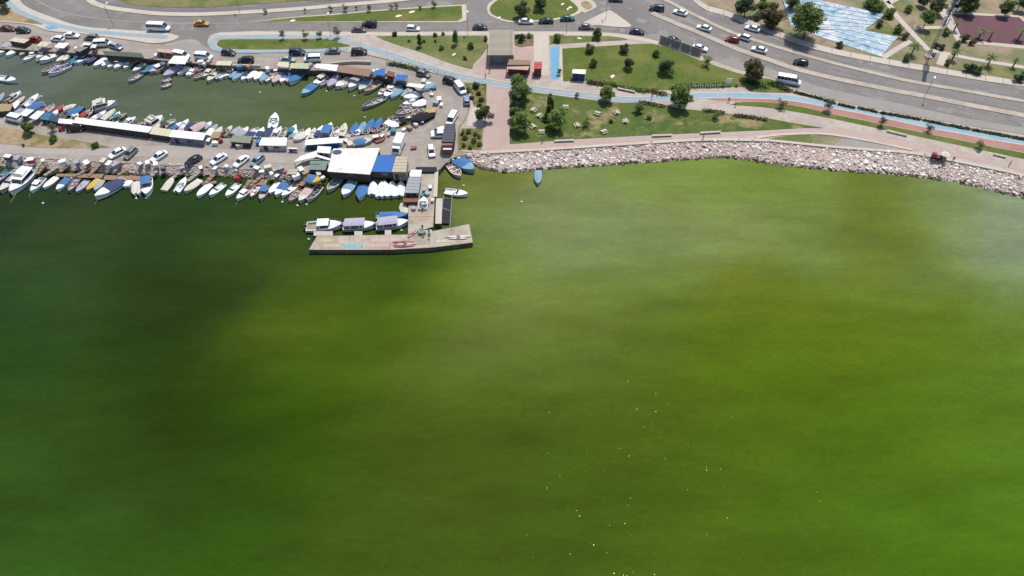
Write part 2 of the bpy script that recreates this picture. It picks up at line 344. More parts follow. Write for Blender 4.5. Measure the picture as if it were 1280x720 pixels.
# roads: one broad asphalt sheet; pavements, lawns and medians are raised slabs on top of it
up_top = [(820,-60),(872,-1),(900,10),(920,17.5),(937.5,25),(960,33.5),(985,43.5),(1010,52),(1040,60),(1080,68),(1120,75.5),(1160,82),(1200,89),(1240,95.5),(1280,101),(1360,114),(1440,127)]
low_edge = [(1440,197),(1360,182),(1280,168),(1240,161.5),(1200,155),(1160,147.5),(1120,140),(1080,133),(1040,124),(1020,118),(1000,112),(985,106),(960,95.5),(925,87),(900,78),(875,69),(850,60),(824,51),(800,45),(760,40),(700,38.5)]
A_s = cr(up_top)+cr(low_edge)+[(640,60),(540,80),(440,75),(300,60),(100,48),(30,34),(-90,20),(-240,0),(-240,-60)]
sheet('road', A_s, LAND+.02, m_asph)
# lighter parking lane along the lower carriageway, darker far road
lane_mid = [(905,73),(930,78),(960,84.5),(1000,101),(1040,112),(1080,120.5),(1120,128.5),(1200,146),(1280,160),(1360,174),(1440,189)]
low_r = [p for p in low_edge if p[0] >= 900]
sheet('parking_lane', cr(lane_mid)+cr(low_r), LAND+.03, m_asph_l)
sheet('far_road', cr([(-60,-60),(100,-20),(125,0),(160,6),(195,9.5),(240,11),(280,10),(320,7),(380,3),(440,-3),(520,-10)])+cr([(520,-4),(470,1.5),(420,5.5),(380,9),(320,13),(260,15.5),(222,16),(191,15),(160,11.5),(130,6),(108,-6)]), LAND+.03, m_asph_d)
# harbour quay apron and mole
q_out = [(-240,12),(-90,22),(0,28),(40,32),(62,40),(100,43),(160,51),(191,55.5),(212,54),(228,50),(245,50),(258,60),(272,65.5),(300,67),(420,65),(450,68),(480,75),(520,87),(552,93),(572,101),(583,115),(585,135),(580,150),(573,160),(572,188)]
sheet('quay', cr(q_out)+[(566,197.6),(557,203.6),(550,211.6),(546,213.6),(512,213.6),(505,219.6),(490,218.6),(462,216.6),(410,213.6),(400,216.6),(330,212.6),(260,208.6),(200,205.6),(130,202.6),(60,198.6),(0,196.6),(-90,193.6),(-240,189.6)]+[(x,y+ (.4 if y>100 else -.4)) for x,y in basin], LAND+.04, m_quay)
sheet('mole_road', cr([(-240,172),(-90,175),(0,180),(50,185),(100,186),(140,185),(200,182),(280,186),(350,189),(400,192),(405,202),(380,205),(300,200),(200,196),(100,194),(0,191),(-90,188),(-240,184)]), LAND+.05, m_moleroad)
sheet('harbour_road', cr([(-240,26),(-90,34),(0,40),(60,46),(140,56),(200,60),(240,64),(330,72),(420,74),(480,85),(540,97),(562,112),(566,135),(556,155),(540,172),(505,180)])+cr([(520,184),(552,172),(568,152),(576,135),(573,115),(560,103),(520,91),(470,77),(420,68),(330,69),(262,62),(235,54),(200,58),(140,53),(60,43),(0,33),(-90,26),(-240,15)]), LAND+.05, m_asph_l)
sheet('dry_verge', cr([(-90,156),(0,160.5),(28,163),(60,170),(95,175),(120,180),(138,184.5),(100,185),(47,184),(0,179.5),(-90,176)]), LAND+.09, m_drystrip, LAND)
# promenade and plaza paving: a kerbed slab
PZ = LAND+.13
prom = [(262,45),(268,42),(275,40.3),(320,38.7),(480,39.8),(610,38.8)]+[(x, y+.6) for x, y in cr(low_edge)[::-1]]+rock_up[:17]+[(588,190.2),(576,189),(575,160),(583,150),(588,133),(586,112),(574,99),(552,91.5),(520,85),(480,73),(450,66),(420,63.5),(300,65.5),(272,64),(262,59),(259,52)]
sheet('promenade_paving', prom, PZ, m_pave, LAND)
s1 = cr([(-240,-40),(10,-20),(25,0),(32,7.5),(50,16),(70,23),(87,29),(112,34),(160,37.5),(195,39.5),(212,41.5)])+[(224,45),(222,48)]+cr([(212,51.5),(191,54),(160,49.5),(100,41.5),(62,38.5),(37,30.5),(0,27),(-90,20),(-240,10)])
sheet('west_pavement', s1, PZ, m_pave_l, LAND)
sheet('dry_bed', cr([(-90,0),(0,6),(12,12),(31,21),(54,30.5),(25,27.5),(0,25.5),(-90,19)]), PZ+.02, m_drystrip)
strip('cycle_lane', [(-60,-40),(2,-6),(12,5),(25,14.5),(44,23),(62,29),(87,34.5),(112,39),(160,43),(209,46.3)], 1.7, PZ+.03, m_blue2)
strip('cycle_lane', [(428,47.5),(415,45.8),(380,45.5),(300,46),(276,47),(266,51),(265,57),(272,62),(300,64),(400,62.8),(436,60)], 1.7, PZ+.04, m_blue2)
strip('cycle_lane', [(410,45.3),(430,50),(455,57.5),(480,66),(510,76),(540,86),(565,93.5),(590,99),(615,103),(640,107),(665,110.8),(700,115.5)], 1.7, PZ+.05, m_blue2)
strip('cycle_lane', [(700,115.5),(740,120),(770,123.5),(800,124.5),(835,121.5),(865,119.5)], 1.8, PZ+.05, m_blue2)
strip('cycle_lane', [(865,119.5),(900,118.8),(960,120),(1000,124),(1040,131.5),(1080,139),(1120,147),(1160,156),(1200,163),(1240,171),(1280,177.5),(1360,193),(1440,209)], 2.1, PZ+.05, m_blue)
for off in (-1.25, 1.25):
    strip('lane_line', [(480,66),(510,76),(540,86),(565,93.5),(590,99),(615,103),(640,107),(665,110.8),(700,115.5),(740,120),(770,123.5),(800,124.5),(835,121.5),(865,119.5),(900,118.8),(960,120),(1000,124),(1040,131.5),(1080,139),(1120,147),(1160,156),(1200,163),(1240,171),(1280,177.5),(1360,193),(1440,209)], .45, PZ+.06, m_pave_l, off=off)
red_top = [(884,124),(900,122.8),(930,122.5),(960,123.5),(1000,127.5),(1040,135),(1080,142.5),(1120,151),(1160,159.3),(1200,166.5),(1240,175),(1280,181.5),(1360,197),(1440,213)]
red_bot = [(1440,222),(1360,206),(1280,190),(1240,182.5),(1200,174),(1160,166),(1120,158),(1080,149.5),(1040,141.5),(1000,132),(960,127.8),(930,126.5),(900,126)]
sheet('running_track', cr(red_top)+cr(red_bot), PZ+.03, m_red)
grs_top = [(914,131),(925,127.5),(960,128.2),(1000,133),(1040,142.5),(1080,150.5),(1120,159),(1160,167),(1200,175),(1240,183.5),(1280,191),(1360,207),(1440,223)]
grs_bot = [(1440,231),(1360,215),(1280,198.5),(1240,190),(1200,181.5),(1160,173),(1120,164.5),(1080,156.5),(1040,148),(1000,140.5),(960,134.5),(930,132)]
sheet('verge_grass', cr(grs_top)+cr(grs_bot), PZ+.06, m_grass, PZ)
sheet('lawn', [(637,119),(640,113)]+cr([(650,113),(665,115),(700,120),(740,125),(770,128),(800,128),(815,127.5),(835,132),(850,135.5),(880,138.5),(920,143),(960,148),(1000,155),(1028,159.5)])+cr([(1028,160),(1000,160),(960,162.5),(900,165),(800,169.5),(720,174),(637,180)]), PZ+.06, m_grass_dry, PZ)
sheet('lawn', [(703,61)]+cr([(706,60.5),(760,57),(800,54.8),(822,56),(850,65),(875,75),(900,84),(925,92),(945,97),(962,98.5),(975,104),(992,114.5),(970,115.5),(940,114.5),(928,108.5),(900,109.5),(866,110),(838,112.5),(800,111),(770,107),(740,101),(704,101.5)]), PZ+.06, m_grass, PZ)
sheet('lawn', cr([(687,45),(725,44.8),(765,45.5),(784,49.5),(745,51.8),(705,54.3),(687,55.3)]), PZ+.06, m_grass_dr2, PZ)
sheet('flower_bed', [(643,43),(667,43),(667,57),(650,59),(643,56)], PZ+.05, m_bed, PZ)
sheet('lawn', [(470,45.2),(490,44.6),(609,44.5),(609,60),(600,72),(592,80),(590,86)]+cr([(584,85),(560,78),(530,66.5),(500,57),(480,50)]), PZ+.06, m_grass_dr2, PZ)
sheet('lawn', cr([(271,56),(273,51.5),(280,49.3),(320,48.8),(380,48.7),(410,49),(424,53),(437,57.5),(400,60.8),(360,61.3),(320,61.6),(282,60.4),(271,56)]), PZ+.06, m_grass, PZ)
sheet('garden_bed', [(580,103),(608,105),(608,133),(592,133),(589,118)], PZ+.06, m_garden, PZ)
sheet('garden_bed', [(577,160.5),(604,160.5),(602,187),(573.5,187)], PZ+.06, m_garden, PZ)
sheet('tile_patch', [(591,134),(608,134),(604,157),(583,157)], PZ+.02, m_pave_l)
sheet('pink_path', [(609,104.8),(637,108.8),(636,182),(604,186.5)], PZ+.02, m_pink)
sheet('pink_plaza', [(592,91.5),(594,82),(612,63),(645,60),(667,61),(683,80),(684,95),(660,104),(640,102)], PZ+.02, m_pink)
sheet('tile_path', [(667,41),(685,41),(686,94),(668,94)], PZ+.022, m_pave_l)
sheet('pale_band', [(266,42.6),(275,41),(320,39.6),(480,40.6),(610,39.6),(609,43.2),(480,44),(320,43.4),(276,44.5)], PZ+.021, m_pave_l)
sheet('pale_band', [(644,39.5),(700,39.5),(760,41),(800,46),(824,52),(822,55.5),(798,50.5),(762,45),(700,43.6),(644,42.6)], PZ+.021, m_pave_l)
sheet('shelter_paving', [(608.5,40.5),(642,40.5),(642,60),(609.5,62)], PZ+.022, m_pave_l)
sheet('play_strip', [(688,59),(699,57.5),(698.5,99),(689,99)], PZ+.024, m_blue3)
sheet('play_edge', [(699.8,58),(702.5,57.6),(702.5,100),(699.5,100)], PZ+.024, m_pave_l)
sheet('pink_promenade', cr([(604,188.6),(637,181),(720,175.2),(800,170.7),(880,167),(960,163.7),(1028,161),(1060,163),(1100,170),(1140,178.5),(1200,191),(1280,209),(1360,226),(1440,246)])+cr([(1440,254),(1360,233),(1280,214),(1200,197),(1140,186),(1100,178),(1060,172),(1000,166.5),(960,168),(880,171.3),(800,176.3),(720,182),(640,187),(604,190)]), PZ+.025, m_pink)
sheet('promenade_band', cr([(800,116.5),(830,116),(850,124),(900,134),(960,138),(1000,144),(1060,155),(1120,167),(1200,184.5),(1280,202),(1440,236)])+cr([(1440,245),(1280,208),(1200,190),(1120,173.5),(1060,162),(1000,152.5),(960,146),(900,138.5),(850,133),(800,126.5)]), PZ+.02, m_pave)
strip('sea_kerb', [(600,190.6),(640,188.5),(700,185),(760,181),(800,178.5),(860,175),(900,174),(960,175)], 1.0, PZ+.25, m_kerb, LAND)
strip('sea_kerb', [(962,175.2),(1000,179),(1040,183),(1090,187),(1140,191),(1200,202),(1240,210),(1280,219),(1360,239),(1440,260)], .9, PZ+.25, m_kerb, LAND)
strip('path_kerb', [(945,172),(970,168.5),(1000,166.8),(1030,167),(1060,171),(1100,178.5),(1140,187)], .8, PZ+.18, m_kerb, LAND)
sheet('verge_grass', cr([(962,173),(980,170.3),(1000,169),(1014,169),(1013,179),(985,177),(962,173)]), PZ+.06, m_grass_dr2, PZ)
sheet('sandy_patch', cr([(1015,169),(1030,168.8),(1045,170.5),(1060,174),(1040,182),(1014,179)]), PZ+.05, m_earth, PZ)
sheet('asphalt_pad', [(1052,173),(1064,173.5),(1100,181),(1128,189),(1090,186.6),(1042,182.4)], PZ+.06, m_asph_l, PZ)
m_median = M('median_stone', alb(206, 193, 175), rough=.85, var=.12, scale=.9, rgb2=alb(186, 172, 154), scale2=.25, amt2=.8, world_co=True)
# medians and islands
med2 = [(790,-24),(824,-4),(837.5,2.5),(850,9),(862.5,15.6),(880,24),(900,34),(920,42),(937.5,48),(960,55),(1000,67),(1040,78),(1080,88),(1120,97.5),(1160,105.3),(1200,112),(1240,119.3),(1280,126),(1360,140),(1440,155)]
strip('median', med2, 1.5, LAND+.16, m_median, LAND)
med1 = [(815,15.5),(825,20.6),(837.5,25.6),(850,31),(870,39),(887.5,46.5),(907.5,55),(925,62.5),(944,69),(960,74),(985,83),(1010,90),(1040,97),(1080,105.3),(1120,113.5),(1160,120.6),(1200,128.8),(1240,136.3),(1280,144),(1360,158.5),(1440,173)]
strip('median', med1, 2.0, LAND+.16, m_median, LAND)
strip('median', [(60,-50),(108,-4),(122,5.5),(140,10),(160,12.7),(191,16.3),(222,17.6),(260,17.3),(320,14.3),(380,10.3),(420,6.5),(480,1.7),(540,-5)], 2.1, LAND+.16, m_kerb, LAND)
# pale pavement slabs beyond the upper carriageway, one object each
pv = struct(link('upper_pavement', slab_mesh('upper_pavement', [P(x, y, LAND+.08)[:2] for x, y in cr(up_top)+cr([(x, y+7.2) for x, y in up_top])[::-1]], LAND+.08, m_wall, LAND)))
w = wline([(x, y+.2) for x, y in up_top], LAND+.16); w2 = wline([(x, y+7) for x, y in up_top], LAND+.16)
L = 0; k0 = 0
for i in range(1, len(w)):
    seg = (w[i]-w[k0]).length
    if seg > 4.2 or i == len(w)-1:
        g = .06/max(seg, .1)
        ring = [w[k0].lerp(w[i], g), w[i].lerp(w[k0], g), w2[i].lerp(w2[k0], g), w2[k0].lerp(w2[i], g)]
        link('paving_slab', slab_mesh('paving_slab', [tuple(p) for p in ring], LAND+.14+rnd.uniform(0, .02), m_pave_l, LAND+.06), pv)
        k0 = i
pv.data.materials[0] = m_wall
# lawns by the far roads
sheet('far_lawn', cr([(60,-70),(118,-14),(150,0),(160,4.5),(190,8),(230,9.3),(270,8.6),(320,5),(370,1.2),(440,-6),(500,-70)]), LAND+.1, m_grass_dr2, LAND)
g1 = [(323,27)]+cr([(345,24.2),(370,21.8),(420,18.2),(480,13),(530,9.8),(577,7)])+[(578,22),(572,26)]
sheet('median_kerb', [(318,27.6)]+cr([(345,23.3),(370,20.8),(420,17),(480,11.8),(530,8.6),(583,5.4)])+[(583,25),(576,27.8)], LAND+.13, m_kerb, LAND)
sheet('median_lawn', g1, LAND+.18, m_grass, LAND)
rb = cr([(612,12),(614,6.5),(622,0),(640,-12),(690,-20),(705,-6),(716,3),(722,9),(721,14),(710,19),(690,23),(660,25.5),(638,25.5),(624,21.5),(615,17),(612,12)])
rc = cr([(608.5,12),(610.5,5),(619,-1.5),(638,-15),(692,-23),(709,-8),(720,1),(726.5,8),(725.5,15.5),(712,21.5),(691,25.2),(660,27.5),(636,27.5),(621,23.5),(611.5,18.5),(608.5,12)])
sheet('island_kerb', rc, LAND+.13, m_kerb, LAND); sheet('island_lawn', rb, LAND+.18, m_grass, LAND)
sheet('traffic_island', cr([(724,31),(744,20.5),(759,13.5),(764,13.5),(774,20),(789,32.5),(770,33.5),(748,31.5),(724,31)]), LAND+.15, m_pave_l, LAND)
sheet('traffic_island', cr([(727,-4),(738,-1),(744,4),(745,9),(736,14),(728,15),(716,0),(727,-4)]), LAND+.15, m_kerb, LAND)
sheet('dry_bed', cr([(726,3),(733,1.5),(739,5),(740,9),(734,11.5),(727,7),(726,3)]), LAND+.2, m_drystrip, LAND+.15)
m_track = M('worn_asphalt', alb(138, 132, 128), rough=.8, var=.1, scale=.9, rgb2=alb(148, 142, 136), scale2=.2, amt2=.9, lo2=.42, hi2=.6, world_co=True)
for pts, dy, zz in ((med2, 5.2, .024), (med2, -6.5, .026), (med1, 7.5, .028), (med1, -6.8, .028)):
    strip('worn_lane', [(x, y+dy*(.75 if x < 960 else 1)) for x, y in pts if x > 838], 1.7, LAND+zz, m_track)
strip('worn_lane', [(30,-13),(60,5),(100,17),(160,23),(240,25),(300,24),(340,20)], 2.2, LAND+.026, m_track)
strip('worn_lane', [(300,31.5),(450,31),(600,31),(720,30.5)], 1.8, LAND+.026, m_track); strip('worn_lane', [(300,35.5),(450,36),(600,36),(720,36)], 1.6, LAND+.026, m_track)
# road paint
strip('lane_marking', [(30,-10),(60,8),(100,20),(160,26.5),(240,29),(300,28.5)], .3, LAND+.035, m_line)
dashes('lane_marking', [(300,33.5),(450,34),(600,33.5),(720,33.5),(780,38)], LAND+.035, .16, 1.6, 3.4, m_line)
dashes('lane_marking', [(330,19.5),(420,12),(480,7),(560,3)], LAND+.035, .16, 1.6, 3.4, m_line)
dashes('lane_marking', [(835,-8),(872,9),(910,27),(950,42),(1000,58),(1040,68.5),(1080,78),(1120,88),(1200,102),(1280,114.5),(1400,136)], LAND+.035, .13, 1.6, 4.4, m_line)
dashes('lane_marking', [(800,-2),(850,20),(900,43),(950,62),(1000,77),(1040,87.5),(1080,96),(1120,105),(1200,120),(1280,135),(1400,157)], LAND+.035, .13, 1.6, 4.4, m_line)
dashes('lane_marking', [(800,24),(850,43),(900,63),(950,80),(1000,95),(1040,105),(1080,113.5),(1120,121.5),(1200,138),(1280,152),(1400,174)], LAND+.037, .13, 1.6, 4.4, m_line)
sheet('parking_paint', [(56,33),(68,31.5),(73,35),(60,37)], PZ+.035, m_blue3)
# park beyond the highway
def px_path(pts, wd, m=m_pave_l): return strip('park_path', pts, wd, LAND+.06, m, LAND)
px_path([(1098,-12),(1110,4),(1122,21),(1141,42),(1161,63)], 1.8)
px_path([(1110,4),(1130,-6),(1150,-16)], 1.8); px_path([(1143,33),(1155,34.5),(1179,34)], 1.5)
strip('park_path', [(1172,-6),(1179,15),(1189,33),(1201,51.5)], 2.2, LAND+.065, m_pave_l, LAND)
px_path([(1166,63),(1180,66),(1200,70.5),(1230,76),(1280,84),(1360,97)], 1.6)
sheet('path_pad', [(1170,80),(1176,65),(1186.5,67.5),(1179,82.5)], LAND+.08, m_pave_l, LAND)
px_path([(1104,72),(1122,60.5),(1138,51)], 1.7)
sheet('court_kerb', [(1186,14.5),(1276,19.2),(1300,40),(1390,66),(1390,72),(1208,53.5),(1199,49.5)], LAND+.05, m_pave_l, LAND)
sheet('sports_court', [(1189,17.5),(1274,21.5),(1296,42),(1386,67),(1208,49.5),(1202,47)], LAND+.09, m_court, LAND+.05)
for pts in ([(1156,37),(1176,37),(1174,48),(1158,50)], [(1114,2),(1130,0),(1146,12),(1128,16)], [(1085,0),(1104,4),(1118,18),(1112,26),(1090,10)], [(1092,30),(1104,25),(1122,40),(1122,46),(1098,36)], [(1236,80),(1280,86),(1330,98),(1330,108),(1240,93)], [(1082,38),(1096,36),(1126,48),(1130,52),(1122,50)]):
    sheet('park_grass', cr(pts+[pts[0]]), LAND+.035+.002*len(bpy.data.objects) % .02, m_grass_dr2)

# painted stepped terraces in the park
m_mural = None
def mural():
    m = bpy.data.materials.new('mural_paint'); m.use_nodes = True; nt = m.node_tree; N = nt.nodes; Lk = nt.links.new
    bs = N['Principled BSDF']; bs.inputs['Roughness'].default_value = .7
    g = N.new('ShaderNodeNewGeometry'); mp = N.new('ShaderNodeMapping'); mp.inputs['Rotation'].default_value = (0, 0, .3); mp.inputs['Scale'].default_value = (.4, 2.0, 1)
    Lk(g.outputs['Position'], mp.inputs[0]); n = N.new('ShaderNodeTexNoise'); n.inputs['Scale'].default_value = .16; n.inputs['Detail'].default_value = 3.5; n.inputs['Distortion'].default_value = .8; Lk(mp.outputs[0], n.inputs['Vector'])
    r = N.new('ShaderNodeValToRGB'); n2 = N.new('ShaderNodeTexNoise'); n2.inputs['Scale'].default_value = .17; n2.inputs['Detail'].default_value = 2; n2.inputs['Distortion'].default_value = 1.6; Lk(g.outputs['Position'], n2.inputs['Vector'])
    sxyz = N.new('ShaderNodeSeparateXYZ'); Lk(g.outputs['Position'], sxyz.inputs[0]); mr = N.new('ShaderNodeMapRange'); Lk(sxyz.outputs[0], mr.inputs[0]); mr.inputs[1].default_value = P(1040, 35, LAND).x-1; mr.inputs[2].default_value = P(1040, 35, LAND).x+1
    mxx = N.new('ShaderNodeMix'); Lk(mr.outputs[0], mxx.inputs[0]); Lk(n.outputs['Fac'], mxx.inputs[2]); Lk(n2.outputs['Fac'], mxx.inputs[3]); Lk(mxx.outputs[0], r.inputs[0]); r.color_ramp.interpolation = 'CONSTANT'; e = r.color_ramp.elements
    e[0].position = 0; e[0].color = (*alb(120, 160, 186), 1); e[1].position = .34; e[1].color = (*alb(166, 196, 212), 1)
    for q_, c in ((.42, (204, 216, 222)), (.44, (160, 192, 210)), (.49, (214, 218, 222)), (.53, (172, 202, 220)), (.565, (210, 214, 214)), (.6, (150, 188, 206)), (.65, (236, 196, 170)), (.68, (226, 228, 232)), (.71, (130, 184, 200))):
        x = e.new(q_); x.color = (*alb(*c), 1)
    Lk(r.outputs[0], bs.inputs['Base Color']); return m
m_mural = mural()
def terrace(look, place, quad, nst, h):
    c = sum((P(*p, LAND) for p in quad), Vector())/4
    o = thing('painted_terrace', 'terrace', look, place, (c.x, c.y, LAND))
    a, b, d, e = [Vector(P(*p, LAND)[:2]) for p in quad]     # a-b near long edge, e-d far long edge
    for k in range(nst):
        t0, t1 = k/nst, (k+1)/nst
        ring = [a.lerp(e, t0), b.lerp(d, t0), b.lerp(d, t1-.004), a.lerp(e, t1-.004)]
        link('step', slab_mesh('step', [(p.x-c.x, p.y-c.y) for p in ring], h*(k+1), m_mural, -.05), o)
terrace('broad low steps painted white and pale blue', 'behind the big highway tree', [(990,36),(1080,38),(1106,20),(975,-8)], 6, .1)
terrace('short painted terrace with pale blue and white patches', 'beside the upper highway pavement', [(1002,38.5),(1101,71),(1122,47.5),(1078,38.8)], 4, .1)

# ================================================================== ROCK REVETMENT
def rock_mesh(seed):
    r = random.Random(seed); bm = bmesh.new(); bmesh.ops.create_icosphere(bm, subdivisions=1, radius=.5)
    sx, sy, sz = r.uniform(.8, 1.35), r.uniform(.7, 1.1), r.uniform(.34, .5)
    for v in bm.verts:
        k = r.uniform(.72, 1.12); v.co = Vector((v.co.x*sx*k, v.co.y*sy*k, v.co.z*sz*k))
    me = bpy.data.meshes.new('rock'); bm.to_mesh(me); bm.free(); return me
ROCKS = [rock_mesh(i) for i in range(8)]
rock_cols = [(242, 233, 226), (234, 218, 206), (226, 202, 190), (214, 182, 172), (206, 192, 180), (236, 226, 216), (220, 194, 184)]
RMAT = [M('rock_%s' % n, alb(*c), rough=.9, var=.2, scale=1.5, rgb2=tuple(v*.75 for v in alb(*c)), scale2=1.2, amt2=.6) for n, c in zip(('white', 'buff', 'rose', 'russet', 'grey', 'pale', 'dusky'), rock_cols)]
RMAT.append(m_wet)
for me in ROCKS: me.materials.append(RMAT[0])
def lerp_line(w, t):
    L = [0]
    for i in range(1, len(w)): L.append(L[-1]+(w[i]-w[i-1]).length)
    d = t*L[-1]
    for i in range(1, len(w)):
        if L[i] >= d: return w[i-1].lerp(w[i], (d-L[i-1])/max(1e-6, L[i]-L[i-1]))
    return w[-1]
def revetment(name, up, lo, nbig, nsmall, sz, cols, seed, zt=LAND+.1):
    r = random.Random(seed)
    wu = [P(x, y, zt) for x, y in cr(up)]; wl = [P(x, y, 0) for x, y in cr(lo)]
    n = 160; vs = []; fs = []
    for i in range(n+1):
        a = lerp_line(wu, i/n); b = lerp_line(wl, i/n); b2 = b+(b-a)*.35; b2.z = -1.2
        vs += [tuple(a), tuple(a.lerp(b, .5)+Vector((0, 0, .1))), tuple(b), tuple(b2)]
    for i in range(n):
        for k in range(3): fs.append((i*4+k, i*4+k+1, i*4+k+5, i*4+k+4))
    me = bpy.data.meshes.new(name); me.from_pydata(vs, [], fs); me.materials.append(m_rubble); root = struct(link(name, me))
    tt = [i/400 for i in range(401)]
    def spot():
        t = r.random(); s = r.uniform(-.02, 1.04)+(r.random() < .06)*r.uniform(0, .12); a = lerp_line(wu, t); b = lerp_line(wl, t); p = a.lerp(b, s)
        return p, (t if s < .9 else -1)
    def tone(t):
        if t < 0: return 7
        base = (.17, .18, .18, .12, .13, .14, .08) if t < .45 else ((.07, .16, .22, .22, .1, .1, .13) if t < .8 else (.16, .2, .12, .1, .22, .14, .06))
        return r.choices(range(7), base)[0]
    for i in range(nbig):
        p, t = spot(); o = link('rock', ROCKS[r.randrange(8)], root, p+Vector((0, 0, .15)), mat=RMAT[tone(t) if cols is None or t < 0 else r.choice(cols)])
        s = (r.uniform(.9, 1.4) if r.random() < .8 else r.uniform(1.5, 2.0))*sz; o.scale = (s, s*r.uniform(.8, 1.1), s); o.rotation_euler = (r.uniform(-.5, .5), r.uniform(-.5, .5), r.uniform(0, 6.28))
    allv = []; allf = []; mi = []
    base = [([v.co.copy() for v in m.vertices], [tuple(f.vertices) for f in m.polygons]) for m in ROCKS]
    for i in range(nsmall):
        p, t = spot(); bv, bf = base[r.randrange(8)]; s = (.35+.75*r.random()**1.5)*sz
        mt = Matrix.Translation(p+Vector((0, 0, .06)))@Matrix.Rotation(r.uniform(0, 6.28), 4, 'Z')@Matrix.Rotation(r.uniform(-.6, .6), 4, 'X')@Matrix.Scale(s, 4)
        o = len(allv); allv += [tuple(mt@v) for v in bv]; allf += [tuple(k+o for k in f) for f in bf]
        c = tone(t) if cols is None or t < 0 else r.choice(cols); mi += [c]*len(bf)
    me = bpy.data.meshes.new('loose_stones'); me.from_pydata(allv, [], allf)
    for m in RMAT: me.materials.append(m)
    me.polygons.foreach_set('material_index', mi); me.update()
    st = link('loose_stones', me, root); st['kind'] = 'stuff'
revetment('rock_revetment', rock_up, rock_lo, 290, 5600, .9, None, 3)
revetment('rubble_bank', [(404,213.5),(330,211.5),(260,207.5),(200,204.5),(130,201.5),(60,197.5),(0,195.5),(-90,192.5),(-240,188)], mole_lo[1:], 60, 3600, .6, [1, 4, 4, 4, 1, 6, 4, 5], 5)
revetment('rubble_bank', [(586,191),(577,193.5),(566,197.5),(557,203.5)], [(592,206),(580,201),(569,203),(560,208)], 8, 60, .8, [1, 4, 0, 2], 9)
